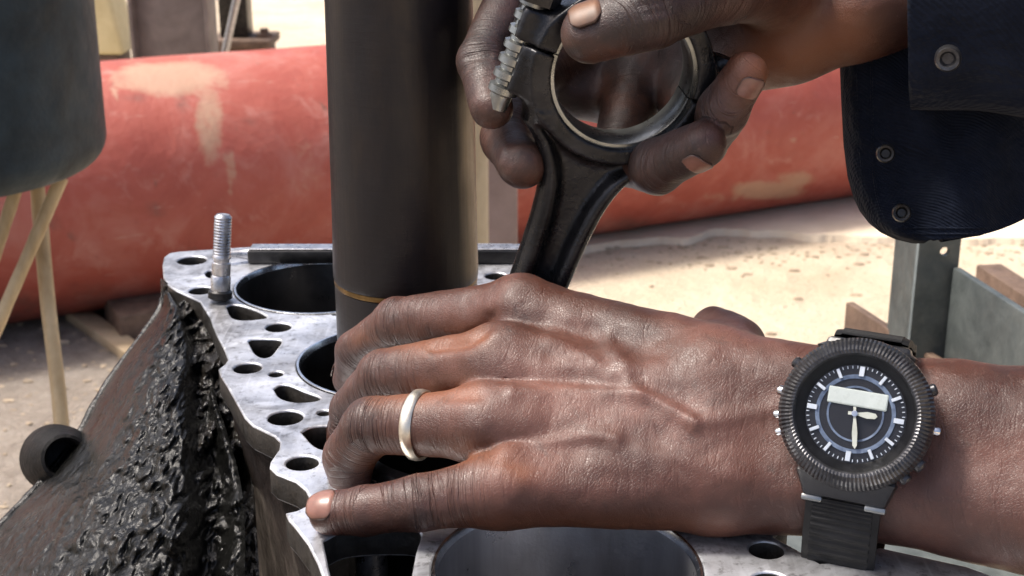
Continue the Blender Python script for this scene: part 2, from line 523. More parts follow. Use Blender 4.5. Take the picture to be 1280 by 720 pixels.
class Field:
    def __init__(s, lo, hi, h):
        s.lo = np.asarray(lo, float); s.h = h
        s.n = np.ceil((np.asarray(hi) - s.lo) / h).astype(int) + 1
        s.ax = [(s.lo[i] + h * np.arange(s.n[i])).astype(np.float32) for i in range(3)]
    def blank(s): return np.full(tuple(s.n), .05, np.float32)
    def add(s, val, fn, k, pad=.012):
        i0 = np.clip(np.floor((fn.lo - pad - s.lo) / s.h).astype(int), 0, s.n)
        i1 = np.clip(np.ceil((fn.hi + pad - s.lo) / s.h).astype(int), 0, s.n)
        if (i1 <= i0).any(): return
        sl = tuple(slice(i0[i], i1[i]) for i in range(3))
        X = s.ax[0][sl[0]][:, None, None]; Y = s.ax[1][sl[1]][None, :, None]; Z = s.ax[2][sl[2]][None, None, :]
        val[sl] = smin(val[sl], fn(X, Y, Z), k)

def surface_nets(val, lo, h):
    ins = val < 0
    c = np.zeros(tuple(np.array(val.shape) - 1), np.uint8)
    for dx in (0, 1):
        for dy in (0, 1):
            for dz in (0, 1):
                c += ins[dx:dx + c.shape[0], dy:dy + c.shape[1], dz:dz + c.shape[2]]
    act = (c > 0) & (c < 8)
    I = np.argwhere(act)
    ids = np.full(c.shape, -1, np.int64); ids[act] = np.arange(len(I))
    acc = np.zeros((len(I), 3)); cnt = np.zeros(len(I))
    corners = [(a, b, d) for a in (0, 1) for b in (0, 1) for d in (0, 1)]
    cv = {k: val[I[:, 0] + k[0], I[:, 1] + k[1], I[:, 2] + k[2]] for k in corners}
    for k in corners:
        for ax in range(3):
            if k[ax]: continue
            k2 = tuple(1 if i == ax else k[i] for i in range(3))
            a, b = cv[k], cv[k2]
            m = (a < 0) != (b < 0)
            t = np.where(m, a / np.where(m, a - b, 1), 0)
            p = np.tile(np.array(k, float), (len(I), 1)); p[:, ax] += t
            acc[m] += p[m]; cnt[m] += 1
    V = (I + acc / cnt[:, None]) * h + lo
    faces = []
    for ax in range(3):
        o1, o2 = (ax + 1) % 3, (ax + 2) % 3
        n = val.shape
        sl = [slice(0, n[i]) for i in range(3)]
        a = ins[tuple(slice(0, n[i] - 1) if i == ax else slice(1, n[i] - 1) for i in range(3))]
        b = ins[tuple(slice(1, n[i]) if i == ax else slice(1, n[i] - 1) for i in range(3))]
        E = np.argwhere(a != b)
        if not len(E): continue
        flip = a[E[:, 0], E[:, 1], E[:, 2]]
        G = E.copy(); G[:, o1] += 1; G[:, o2] += 1
        def cid(d1, d2):
            q = G.copy(); q[:, o1] += d1; q[:, o2] += d2
            return ids[q[:, 0], q[:, 1], q[:, 2]]
        q = np.stack([cid(-1, -1), cid(0, -1), cid(0, 0), cid(-1, 0)], 1)
        q[~flip] = q[~flip][:, ::-1]
        faces.append(q)
    return V, np.vstack(faces)

def vnormals(V, Fq):
    a, b, c, d = (V[Fq[:, i]] for i in range(4))
    n = np.cross(c - a, d - b)
    N = np.zeros_like(V)
    for i in range(4): np.add.at(N, Fq[:, i], n)
    return N / (np.linalg.norm(N, axis=1, keepdims=True) + 1e-12)

def relax(V, Fq, it=2, lam=.5):
    for _ in range(it):
        acc = np.zeros_like(V); cnt = np.zeros(len(V))
        for i in range(4):
            j = (i + 1) % 4
            np.add.at(acc, Fq[:, i], V[Fq[:, j]]); np.add.at(cnt, Fq[:, i], 1)
            np.add.at(acc, Fq[:, j], V[Fq[:, i]]); np.add.at(cnt, Fq[:, j], 1)
        V = V + lam * (acc / cnt[:, None] - V)
    return V

def fast_mesh(name, V, Fq, mat, attrs=None, parent=None):
    me = bpy.data.meshes.new(name)
    me.vertices.add(len(V)); me.vertices.foreach_set('co', np.asarray(V, np.float32).ravel())
    me.loops.add(Fq.size); me.loops.foreach_set('vertex_index', Fq.astype(np.int32).ravel())
    me.polygons.add(len(Fq)); me.polygons.foreach_set('loop_start', np.arange(0, Fq.size, 4, dtype=np.int32))
    me.update(calc_edges=True)
    me.validate()
    me.polygons.foreach_set('use_smooth', [True] * len(me.polygons))
    for k, a in (attrs or {}).items():
        at = me.attributes.new(k, 'FLOAT', 'POINT')
        at.data.foreach_set('value', np.asarray(a, np.float32))
    me.materials.append(mat)
    return link(bpy.data.objects.new(name, me), parent)

# ================================================================== SETTING
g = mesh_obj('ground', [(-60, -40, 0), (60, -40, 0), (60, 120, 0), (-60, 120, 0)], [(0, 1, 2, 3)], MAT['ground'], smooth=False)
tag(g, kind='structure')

# red pipe: axis fitted to its outline
RP, PH = .255, .469
PA = np.array([0, 3.236, RP]); PD = np.array([math.cos(PH), math.sin(PH), 0]); PN = np.array([-PD[1], PD[0], 0])
def pipe_mesh():
    ns, na = 420, 120
    s = np.linspace(-2.2, 2.6, ns); a = np.linspace(0, 2 * np.pi, na, endpoint=False)
    Sg, Ag = np.meshgrid(s, a, indexing='ij')
    dent = .006 * fbm(np.stack([Sg * 2.5, np.cos(Ag) * 1.5 + 9, np.sin(Ag) * 1.5 + 5], -1), 3)
    rr = RP + dent - .004
    V = PA + Sg[..., None] * PD + rr[..., None] * (np.cos(Ag)[..., None] * PN + np.sin(Ag)[..., None] * np.array([0, 0, 1]))
    V = V.reshape(-1, 3)
    i, j = np.meshgrid(np.arange(ns - 1), np.arange(na), indexing='ij')
    q = np.stack([i * na + j, (i + 1) * na + j, (i + 1) * na + (j + 1) % na, i * na + (j + 1) % na], -1).reshape(-1, 4)
    u, v, d = to_px(V)
    front = ((V - CAM) * (V - PA - ((V - PA) @ PD)[:, None] * PD)).sum(1) < 0
    wear = np.zeros(len(V)); grime = np.zeros(len(V))
    for cu, cv, ru, rv, wt in [(215, 98, 78, 24, 1), (180, 95, 40, 22, .9), (262, 150, 20, 62, .8), (288, 215, 9, 40, .6), (145, 110, 5, 24, .7), (385, 215, 35, 60, .35),
                               (960, 238, 52, 13, 1), (995, 224, 30, 12, .8), (905, 246, 40, 8, .5), (905, 165, 14, 10, .7), (330, 90, 40, 20, .3), (990, 175, 8, 6, .6)]:
        e = np.sqrt(((u - cu) / ru) ** 2 + ((v - cv) / rv) ** 2)
        wear = np.maximum(wear, wt * np.clip(1.6 - 1.2 * e, 0, 1))
    for cu, cv, ru, rv, wt in [(68, 278, 6, 8, .9), (90, 295, 5, 6, .9), (228, 128, 5, 10, .8), (170, 124, 14, 4, .7), (860, 300, 40, 8, .8), (720, 292, 60, 12, .5),
                               (20, 385, 60, 20, .6), (120, 370, 40, 16, .4), (310, 150, 8, 5, .5), (790, 282, 30, 10, .7), (195, 262, 12, 8, .5)]:
        e = np.sqrt(((u - cu) / ru) ** 2 + ((v - cv) / rv) ** 2)
        grime = np.maximum(grime, wt * np.clip(1.6 - 1.2 * e, 0, 1))
    return V, q, wear * front, grime * front
V, q, wr_, gr_ = pipe_mesh()
pipe = empty('red_pipe', PA - [0, 0, RP], 'large worn red pipe lying on the ground behind the engine block, paint scuffed', 'pipe')
fast_mesh('pipe_shell', V, q, MAT['red'], {'wear': wr_, 'grime': gr_}, pipe)
for sgn, s in ((-1, -2.2), (1, 2.6)):
    rot = frame(PD * sgn, [0, 0, 1])
    lathe('end_plate', [(0, .02), (RP * .7, .018), (RP * .97, 0), (RP * .97, -.02)], MAT['red'], pipe, M4(rot, PA + PD * s), 64)
# chocks under the pipe
c0 = on_plane(1275, 268, .02)
mt = M4(frame([0, 0, 1], PN), [c0[0] + .02, c0[1] + .05, 0])
tag(box('red_block', (-.03, -.06, 0), (.16, .06, .055), MAT['red'], None, mt, .004), 'red painted block on the ground behind the jacket cuff', 'block')
c0 = on_plane(172, 405, .03)
mt = M4(frame([0, 0, 1], PN), [c0[0], c0[1] + .02, 0])
tag(box('dark_chock', (-.05, -.05, 0), (.16, .10, .062), MAT['rust'], None, mt, .005), 'dark chock wedged under the left of the red pipe', 'chock')
a0, b0 = on_plane(108, 396, .02), on_plane(172, 440, .02)
rot = frame([0, 0, 1], np.cross([0, 0, 1], nrm(b0 - a0)))
tag(box('wooden_batten', (-.06, -.022, 0), (float(np.linalg.norm(b0 - a0)) + .1, .022, .022), MAT['wood'], None, M4(rot, [a0[0], a0[1], 0]), .003),
    'pale wooden batten lying on the ground beside the red pipe', 'batten')

# pale concrete strip along the pipe with an uneven broken edge
edge_px = [(560, 335), (640, 322), (720, 311), (780, 303), (850, 296), (890, 287), (940, 289), (1000, 291), (1060, 296), (1140, 293), (1220, 298), (1300, 296), (1420, 290)]
ed = spline([on_plane(u, v, .016)[:2] for u, v in edge_px], 160)
ed[:, 1] += .035 * fbm(np.stack([ed[:, 0] * 14, ed[:, 1] * 0, ed[:, 0] * 0], -1), 4)
bm = bmesh.new()
topv = [bm.verts.new((x, y, .016)) for x, y in ed]
bot = [bm.verts.new((x, y - .008, -.002)) for x, y in ed]
fa = [bm.verts.new((x, y + 1.2, .016)) for x, y in ed]
for i in range(len(ed) - 1):
    bm.faces.new((topv[i], topv[i + 1], fa[i + 1], fa[i])); bm.faces.new((bot[i], bot[i + 1], topv[i + 1], topv[i]))
tag(bm_obj('concrete_strip', bm, MAT['slab']), kind='structure')

# loose stones and chips on the yard
bm = bmesh.new()
pts = []
for i in range(620):
    if i < 430: u, v = random.uniform(700, 1290), random.gauss(312, 13) if random.random() < .85 else random.uniform(300, 420)
    else: u, v = random.uniform(-20, 200), random.uniform(390, 640)
    if v < 300 and u > 600: continue
    p = on_plane(u, v, 0); pts.append((p[0], p[1], abs(random.gauss(0, .0026)) + .0014))
for x, y, s in pts:
    r = bmesh.ops.create_icosphere(bm, subdivisions=1, radius=s)
    fx, fy, fz = random.uniform(.8, 2.2), random.uniform(.6, 1.3), random.uniform(.3, .7)
    for vv in r['verts']:
        vv.co = Vector((vv.co.x * fx * random.uniform(.8, 1.2) + x, vv.co.y * fy + y, vv.co.z * fz + s * fz * .5))
tag(bm_obj('gravel', bm, MAT['stone']), kind='stuff')

# posts and clutter beyond the pipe
def ground_at(u, y): return (u - 640) / FPX * (y * math.cos(PITCH) + math.sin(PITCH) * 1.0)
y = 4.7
post = empty('steel_column', (ground_at(226, y), y, 0), 'wide rust grey steel column standing behind the red pipe', 'column')
hw = .118
box('column_web', (-hw, -.012, 0), (hw, .012, 2.2), MAT['greypost'], post, Matrix.Translation(post.location), .002)
for sx in (-1, 1):
    box('column_flange', (sx * (hw + .006) - .006, -.07, 0), (sx * (hw + .006) + .006, .07, 2.2), MAT['greypost'], post, Matrix.Translation(post.location), .002)
box('base_plate', (-.18, -.14, 0), (.18, .14, .018), MAT['rust'], post, Matrix.Translation(post.location), .002)
y = 5.3
fo = np.array([ground_at(312, y), y, 0.0])
foot = empty('machine_foot', fo, 'dark rusty machine foot with a bolted base plate behind the red pipe', 'machine foot')
T = Matrix.Translation(Vector(fo))
z0 = 1.0 - (y * .9455 + .3256) * 0 - 0
zt = on_y(312, 44, y)[2]
box('foot_pad', (-.10, -.10, 0), (.09, .10, zt - .035), MAT['rust'], foot, T, .006)
box('base_plate', (-.12, -.12, zt - .033), (.105, .12, zt - .002), MAT['rust'], foot, T, .004)
box('upright', (-.09, -.05, zt), (.015, .06, zt + .9), MAT['dark_steel'], foot, T, .004)
lathe('bolt', [(0, .03), (.014, .03), (.016, .025), (.016, .012), (.03, .011), (.03, 0), (0, 0)], MAT['rust'], foot, T @ Matrix.Translation((.072, -.03, zt)), 6, False)
y = 4.9
a0, b0 = on_y(282, 62, y), on_y(302, -30, y)
dv = nrm(b0 - a0)
tag(tube('leaning_rod', [a0 + dv * (-a0[2] / dv[2]) + dv * .012, a0, b0, b0 + dv * .5], .013, MAT['steel'], None, 12), 'thin pale steel rod leaning between the grey column and machine foot', 'rod')
y = 5.6
a0 = np.array([ground_at(138, y), y, 0])
jr = empty('plastic_container', a0, 'yellowed plastic container standing behind the blue grey drum', 'container')
zb = on_y(150, 64, y)[2]
T = Matrix.Translation(Vector((a0[0], a0[1], 0)))
bm = bmesh.new()
vs = bm_box(bm, (-.16, -.1, max(zb, .02)), (.088, .12, .5), None, .02, 3)
for v in bm.verts: v.co.x -= max(0, v.co.z - zb) * .16 if v.co.x > 0 else 0
bmesh.ops.transform(bm, matrix=T, verts=bm.verts[:])
bm_obj('container_body', bm, MAT['cream'], jr, True, R(40))
box('container_base', (-.15, -.09, 0), (.06, .1, max(zb, .02) - .002), MAT['rust'], jr, T, .004)

# vertical machine posts right of the spindle
y = 1.62
bp = on_y(594, 200, y)
tag(lathe('beige_pole', [(0, 2.1), (.0145, 2.1), (.0155, 2.09), (.0155, .01), (.04, .008), (.04, 0), (0, 0)], MAT['beige'], None, Matrix.Translation((bp[0], y, 0)), 32),
    'beige painted round pole standing just right of the dark spindle', 'pole')
y = 1.95
bp = on_y(626, 250, y)
t = empty('square_post', (bp[0], y, 0), 'dusty mauve square post behind the connecting rod', 'post')
box('post_shaft', (-.024, -.02, .012), (.024, .03, 2.2), MAT['mauve'], t, Matrix.Translation(t.location), .004)
box('base_plate', (-.07, -.06, 0), (.07, .07, .0115), MAT['rust'], t, Matrix.Translation(t.location), .002)

# blue-grey drum at upper left
d0 = 1.15
ctr = P(-95, 100, d0); ctr_px = 213
rad = ctr_px * d0 / FPX
zbot = P(-20, 274, d0 - rad * .8)[2]
ztop = zbot + .215
dr = empty('coolant_drum', (ctr[0] - .55, ctr[1], 0), 'blue grey round bottomed metal drum at upper left, held on a stand', 'drum')
T = Matrix.Translation((ctr[0], ctr[1], 0))
rc = .026
prof = [(0, zbot)] + [(rad - rc + rc * math.sin(a), zbot + rc - rc * math.cos(a)) for a in np.linspace(0, math.pi / 2, 9)]
prof += [(rad * 1.004, ztop - .03), (rad * 1.004, ztop), (rad * .97, ztop), (rad * .96, zbot + .03), (0, zbot + .012)]
lathe('drum_body', prof, MAT['teal'], dr, T, 96)
lathe('drum_rim', [(rad * 1.005, ztop - .006), (rad * 1.03, ztop - .003), (rad * 1.03, ztop + .006), (rad * 1.0, ztop + .009), (rad * .95, ztop + .004)], MAT['teal_rim'], dr, T, 96)
T2 = Matrix.Translation((ctr[0] - .55, ctr[1], 0))
box('stand_post', (-.04, -.04, .015), (.04, .04, ztop), MAT['greypost'], dr, T2, .004)
box('stand_arm', (.042, -.03, zbot + .08), (.56 - rad, .03, zbot + .14), MAT['greypost'], dr, T2, .004)
box('base_plate', (-.2, -.2, 0), (.2, .2, .0145), MAT['rust'], dr, T2, .003)

def hose(name, px, label, r):
    pts = [P(u, v, d) for u, v, d in px]
    pts = spline(pts, 40)
    f = fbm(np.stack([np.arange(40) * .3, np.zeros(40), np.zeros(40) + r * 900], -1), 3)
    o = tube(name, pts, [r * (1 + .1 * k) for k in f], MAT['hose'], None, 12)
    return tag(o, label, 'hose', 'hoses hanging under the blue grey drum')
z_d = 1.17
def floor_end(u, v, d, du):
    p = P(u, v, d); return p
hz = [
 ([(46, 225, 1.19), (50, 270, 1.19), (60, 380, 1.185), (72, 480, 1.18), (79, 560, 1.175), (90, 720, 1.17)], 'yellowed hose hanging straight down from drum to behind the oily housing', .0062),
 ([(77, 222, 1.165), (46, 294, 1.165), (12, 372, 1.165), (-60, 537, 1.17)], 'yellowed hose crossing in front of the straight one, slanting down left', .0056),
 ([(25, 222, 1.17), (12, 262, 1.17), (-2, 305, 1.17), (-50, 450, 1.18)], 'short visible yellowed hose at far left edge under the drum', .0054)]
for pxs, lab, r in hz:
    # let each end lie on the ground
    e = P(*pxs[-1]); prev = P(*pxs[-2]); dv = e - prev
    tt = (e[2] - r) / max(1e-3, -dv[2]); ge = e + dv * tt; ge[2] = r + .001
    u, v, d = to_px(ge)
    hose('hose', pxs + [(float(u), float(v), float(d))], lab, r)

# steel rack at the right
rk0 = P(1172, 420, 1.02)
rack = empty('steel_rack', (rk0[0], rk0[1], 0), 'grey steel angle frame with rusty slanting rails behind the wrist', 'rack')
def rail(u, v, d, drop, thick, length, mat, label=None, post=True):
    a = P(u, v, d); z = a[2]
    b2 = on_plane(u + 150, v + 96, z)
    dr_ = nrm(b2 - a); side = np.cross([0, 0, 1], dr_)
    rot = np.stack([dr_, side, [0, 0, 1]], 1)
    o = box('rail', (0, -thick / 2, -drop), (length, thick / 2, 0), mat, rack, M4(rot, a), .0012)
    if label: o['label'] = label
    return a, dr_
rail(1062, 377, 1.13, .05, .007, .30, MAT['rust'], 'brown rusty rail ending beside the top of the watch')
rail(1236, 330, 1.16, .045, .022, .30, MAT['rust'], 'brown rusty rail at the far right')
rail(1196, 334, 1.00, .085, .006, .32, MAT['greysteel'], 'wide grey green rail next to the angle post')
# angle post with holes: front leaf built as strips around two round holes
pz = P(1174, 300, 1.0); pw = 52 * 1.0 / FPX / 2
rot = frame([0.05, -1, 0], [0, 0, 1])        # local x right, y up, z to camera
org = np.array([pz[0], pz[1], 0.0])
def leaf_with_holes(name, w, z1, holes, mat, parent):
    cu = bpy.data.curves.new(name, 'CURVE'); cu.dimensions = '2D'; cu.fill_mode = 'BOTH'; cu.extrude = .002; cu.bevel_depth = .0004
    def sp(pl):
        s = cu.splines.new('POLY'); s.points.add(len(pl) - 1); s.use_cyclic_u = True
        for p_, (x, y_) in zip(s.points, pl): p_.co = (x, y_, 0, 1)
    sp([(-w, 0), (w, 0), (w, z1), (-w, z1)])
    for x, y_, r in holes: sp([(x + r * math.cos(k), y_ + r * math.sin(k)) for k in np.linspace(0, 2 * math.pi, 20, endpoint=False)])
    tmp = bpy.data.objects.new('tmp', cu); COL.objects.link(tmp)
    me = bpy.data.meshes.new_from_object(tmp.evaluated_get(bpy.context.evaluated_depsgraph_get()))
    bpy.data.objects.remove(tmp); bpy.data.curves.remove(cu)
    me.name = name; me.materials.clear(); me.materials.append(mat)
    return me
zz = pz[2]
me = leaf_with_holes('angle_post', pw, zz + .02, [(.004, zz - .008, .0036), (.003, zz - .3, .0045)], MAT['greysteel'], rack)
me.transform(M4(rot, org)); me.update()
link(bpy.data.objects.new('angle_post', me), rack)
box('post_side', (-pw, -.05, 0), (-pw + .004, -.003, zz + .02), MAT['greysteel'], rack, M4(np.stack([rot[:, 0], -rot[:, 2], rot[:, 1]], 1) @ np.diag([1, -1, 1]), org))
for sx, sy in ((.16, -.16), (-.10, .14), (.28, .12), (.30, -.2)):
    box('rack_leg', (-.012, -.012, 0), (.012, .012, .52), MAT['greysteel'], rack, Matrix.Translation((org[0] + sx, org[1] + sy, 0)), .001)
box('rack_shelf', (-.13, -.24, .521), (.34, .16, .54), MAT['greysteel'], rack, Matrix.Translation((org[0], org[1], 0)), .002)

# ================================================================== ENGINE BLOCK
ZD = .777
def DK(u, v): return on_plane(u, v, ZD)[:2]
block = empty('engine_block', (DK(560, 560)[0], DK(560, 560)[1], .36), 'oily engine block with bright drilled deck and black greasy side', 'engine block')
left_px = [(203, 330), (204, 346), (211, 357), (222, 364), (250, 377), (262, 396), (269, 415), (280, 436), (285, 449), (281, 455), (273, 461), (276, 470), (285, 484), (306, 522), (316, 532), (343, 545), (350, 552),
           (349, 561), (338, 577), (337, 584), (345, 592), (370, 602), (382, 612), (387, 622), (383, 632), (371, 638), (357, 641), (361, 650), (370, 660), (385, 680), (397, 704), (412, 745), (440, 830), (470, 1000)]
right_px = [(1330, 1000), (1330, 800), (1290, 738), (1209, 708), (1150, 695), (1100, 684), (1062, 694), (1048, 702), (1025, 704), (995, 686), (968, 671), (985, 655), (975, 630), (930, 580), (850, 500), (760, 410), (690, 345), (650, 308),
            (640, 304), (520, 304), (400, 305), (300, 309), (225, 314), (212, 316), (205, 321)]
outline = [DK(u, v) for u, v in left_px + right_px]
circ = [(240, 325.5, 18), (309.5, 460, 17.5), (348, 409, 16), (357, 522, 22), (378, 578.5, 20.5), (345, 467.5, 9), (405, 516, 8.5), (251, 363, 15), (958, 687, 22), (962, 727, 24), (420, 392, 6), (1150, 740, 20), (560, 330, 14), (620, 345, 14)]
polys = [[(310, 426), (318, 423.5), (345, 424), (352, 427), (346, 436), (338, 445), (328, 447), (318, 441)],
         [(283, 383), (290, 380.5), (302, 382), (320, 388), (334, 396), (322, 399), (302, 400), (289, 396)],
         [(256, 341), (262, 338), (275, 339), (280, 346), (268, 347.5), (259, 346)],
         [(342, 486), (350, 481), (362, 481.5), (380, 489), (400, 497), (392, 501.5), (368, 502.5), (350, 497)],
         [(377, 540), (388, 534), (408, 532), (440, 534), (440, 560), (415, 563), (394, 558)],
         [(404, 676), (430, 664), (480, 660), (524, 664), (520, 690), (512, 730), (500, 764), (450, 772), (420, 740)],
         [(880, 640), (905, 632), (915, 645), (895, 655)]]
bores = []
for cu_ in ((-.0936, .6516), (-.0490, .5530), (-.0173, .4680), (.0170, .3830)): bores.append(np.array(cu_))
BR = .0395
def circle(c, r, n=56): return [(c[0] + r * math.cos(k), c[1] + r * math.sin(k)) for k in np.linspace(0, 2 * math.pi, n, endpoint=False)]
loops = [outline]
for u, v, rp in circ:
    c = DK(u, v); r = abs(DK(u + rp, v)[0] - c[0]); loops.append(circle(c, r, 28))
for pl in polys:
    q = np.array([DK(u, v) for u, v in pl]); q = spline(np.vstack([q, q[:1]]), len(pl) * 4 + 1)[:-1]
    loops.append([tuple(k) for k in q])
for c in bores: loops.append(circle(c, BR + .0024))
cu = bpy.data.curves.new('deck', 'CURVE'); cu.dimensions = '2D'; cu.fill_mode = 'BOTH'; cu.extrude = .0045; cu.bevel_depth = .0007; cu.bevel_resolution = 1; cu.offset = -.0007
for lp in loops:
    s = cu.splines.new('POLY'); s.points.add(len(lp) - 1); s.use_cyclic_u = True
    for p_, xy in zip(s.points, lp): p_.co = (float(xy[0]), float(xy[1]), 0, 1)
tmp = bpy.data.objects.new('tmp', cu); COL.objects.link(tmp)
me = bpy.data.meshes.new_from_object(tmp.evaluated_get(bpy.context.evaluated_depsgraph_get()))
bpy.data.objects.remove(tmp); bpy.data.curves.remove(cu)
me.name = 'deck'; me.materials.clear(); me.materials.append(MAT['deck'])
me.transform(Matrix.Translation((0, 0, ZD - .0052))); me.update()
me.materials.append(MAT['hole'])
for p_ in me.polygons:
    if abs(p_.normal.z) < .3: p_.material_index = 1
link(bpy.data.objects.new('deck', me), block)
# skirt walls under the deck outline, undercut and slightly uneven
ol = np.array(outline); ctr2 = ol.mean(0)
nseg = len(ol)
# resample outline
seg = []
for i in range(nseg):
    a, b_ = ol[i], ol[(i + 1) % nseg]
    k = max(1, int(np.linalg.norm(b_ - a) / .006))
    for t in range(k): seg.append(a + (b_ - a) * t / k)
seg = np.array(seg); n = len(seg)
tan = np.roll(seg, -1, 0) - np.roll(seg, 1, 0); nor = np.stack([tan[:, 1], -tan[:, 0]], 1); nor /= np.linalg.norm(nor, axis=1, keepdims=True)
area = .5 * np.sum(seg[:, 0] * np.roll(seg[:, 1], -1) - np.roll(seg[:, 0], -1) * seg[:, 1])
if area < 0: nor = -nor
sm = seg.copy()
for _ in range(40): sm = .5 * sm + .25 * (np.roll(sm, 1, 0) + np.roll(sm, -1, 0))
rows = []
zs = [0.0098, .016, .026, .04, .06, .085, .115, .15, .2, .27]
for k, dz in enumerate(zs):
    t = min(1, dz / .05)
    base_ = seg * (1 - t) + sm * t
    nz = fbm(np.stack([seg[:, 0] * 60, seg[:, 1] * 60, np.full(n, dz * 60)], -1), 3) * .004
    inset = .0012 + .004 * t
    rows.append(np.column_stack([base_ - nor * (inset + np.abs(nz)[:, None] * t), np.full(n, ZD - dz)]))
V = np.vstack(rows)
Fq = [(k * n + i, k * n + (i + 1) % n, (k + 1) * n + (i + 1) % n, (k + 1) * n + i) for k in range(len(zs) - 1) for i in range(n)]
mesh_obj('block_wall', V, Fq, MAT['wall'], block)
# inner floor (core) closing the holes
cz = ZD - .05
mesh_obj('water_jacket', np.column_stack([sm - nor * .012, np.full(n, cz)]), [tuple(range(n))], MAT['hole'], block, smooth=False)
for i, c in enumerate(bores):
    T = Matrix.Translation((c[0], c[1], 0))
    lathe('liner', [(BR, ZD - .13), (BR, ZD - .003), (BR + .0012, ZD - .0002), (BR + .0022, ZD + .0003), (BR + .0022, ZD - .004), (BR + .004, ZD - .006), (BR + .004, ZD - .13)], MAT['bore'] if i == 3 else MAT['oily_bore'], block, T, 96)
    lathe('liner_rim', [(BR + .0002, ZD - .0032), (BR + .0008, ZD - .0004), (BR + .0013, ZD + .0006), (BR + .0022, ZD + .0006), (BR + .0022, ZD - .002)], MAT['rim'], block, T, 96)
    lathe('bore_floor', [(0, ZD - .128), (BR - .0005, ZD - .128)], MAT['hole'], block, T, 48)
pc = on_plane(464, 683, ZD - .012)
lathe('core_plug', [(0, 0), (.0036, .0002), (.0046, .0012), (.0052, .001), (.0054, -.012)], MAT['steel'], block, M4(np.eye(3), pc), 32)
# supporting bench below, out of the picture
bench = empty('work_stand', (block.location.x, block.location.y, 0), 'steel work stand carrying the engine block from below', 'stand')
bx, by = block.location.x, block.location.y
zsup = ZD - .27
box('stand_top', (-.16, -.20, zsup - .022), (.16, .16, zsup - .001), MAT['greysteel'], bench, Matrix.Translation((bx, by, 0)), .002)
for sx in (-1, 1):
    for sy in (-1, 1):
        box('leg', (-.02, -.02, 0), (.02, .02, zsup - .0225), MAT['greysteel'], bench, Matrix.Translation((bx + sx * .13, by - .02 + sy * .15, 0)), .002)

# housing sloping down to the left
ridge = [(203, 372, .715), (196, 392, .71), (163, 437, .695), (126, 490, .68), (95, 545, .665), (52, 600, .65), (22, 632, .64), (-6, 664, .63), (-60, 735, .61), (-110, 820, .60)]
seamp = [(214, 362, .70), (235, 392, .675), (262, 440, .64), (268, 490, .605), (285, 545, .575), (300, 600, .555), (306, 660, .535), (306, 720, .52), (306, 800, .51), (306, 880, .505)]
nr, ncl = 230, 190
ra = spline([P(*k) for k in ridge], nr); sa = spline([P(*k) for k in seamp], nr)
t = np.linspace(0, 1, ncl)
G = ra[:, None, :] * (1 - t)[None, :, None] + sa[:, None, :] * t[None, :, None]
tocam = CAM - G; tocam /= np.linalg.norm(tocam, axis=2, keepdims=True)
bul = np.sin(np.pi * np.clip(t * 1.02, 0, 1)) ** .65 * .034 - .03 * np.exp(-((t - .88) / .1) ** 2)
lump = fbm(G * 28, 3) * .008 + (np.abs(fbm(G * 120, 3)) * .011 + fbm(G * 330, 2) * .0022) * np.clip((t - .04) * 1.9, .34, 1)[None, :]
G = G + tocam * (bul[None, :] + lump)[..., None]
# roll-over rows behind the ridge
tail = []
dn = np.array([-.2, .55, -.8])
for s_ in (.004, .012, .03, .07, .14):
    tail.append(ra + dn * s_ + np.array([-.5, 0, 0.0]) * s_ * .3 + tocam[:, 0] * (.002 if s_ < .01 else 0))
G = np.concatenate([np.stack(tail[::-1], 1), G], 1)
nc2 = G.shape[1]
Vh = G.reshape(-1, 3)
Fh = [(i * nc2 + j, (i + 1) * nc2 + j, (i + 1) * nc2 + j + 1, i * nc2 + j + 1) for i in range(nr - 1) for j in range(nc2 - 1)]
mesh_obj('side_housing', Vh, Fh, MAT['housing'], block)
# bead along the ridge
tube('housing_flange', spline([P(u + 2, v + 3, d - .003) for u, v, d in ridge], 60), [.0026 + .0006 * float(k) for k in fbm(np.stack([np.arange(60) * .5, np.zeros(60), np.zeros(60)], -1), 2)], MAT['housing'], block, 10)
bc = P(80, 572, .644)
rot = frame(nrm(CAM - bc) + np.array([.16, 0, .0]), [0, 0, 1])
lathe('bolt_boss', [(0, -.012), (.0082, -.012), (.0082, .0030), (.0092, .0042), (.0106, .0035), (.0122, -.002), (.0150, -.012), (.016, -.03)], MAT['boss'], block, M4(rot, bc), 40)
kc = P(187, 488, .655)
lathe('drain_plug', [(0, .012), (.005, .0115), (.0068, .009), (.0068, -.01)], MAT['grease'], block, M4(frame(nrm(CAM - kc) + np.array([-.5, 0, .1]), [0, 0, 1]), kc), 20)
# grease: lumpy strip along the joint
gl_ = [(200, 347, .705), (202, 380, .695), (208, 420, .672), (212, 450, .655), (196, 490, .645), (206, 540, .615), (214, 590, .595), (205, 640, .58), (196, 690, .565), (190, 760, .55)]
gr = [(222, 362, .705), (252, 381, .675), (276, 417, .650), (284, 450, .63), (286, 480, .615), (300, 520, .60), (312, 570, .58), (318, 620, .565), (322, 680, .55), (326, 760, .54)]
nr, ncl = 240, 70
la = spline([P(*k) for k in gl_], nr); rb_ = spline([P(*k) for k in gr], nr)
t = np.linspace(0, 1, ncl)
G = la[:, None] * (1 - t)[None, :, None] + rb_[:, None] * t[None, :, None]
tocam = CAM - G; tocam /= np.linalg.norm(tocam, axis=2, keepdims=True)
n1 = fbm(G * 75, 3); n2 = np.abs(fbm(G * 150 + 40, 3))
prof_ = np.clip(np.sin(np.pi * t), 0, 1) ** .6
disp = (-.004 + .026 * np.clip(n1 + .05, -.3, .6) + .014 * n2 + .004 * fbm(G * 420, 2)) * prof_[None] + .002
vv_ = np.linspace(0, 1, nr)
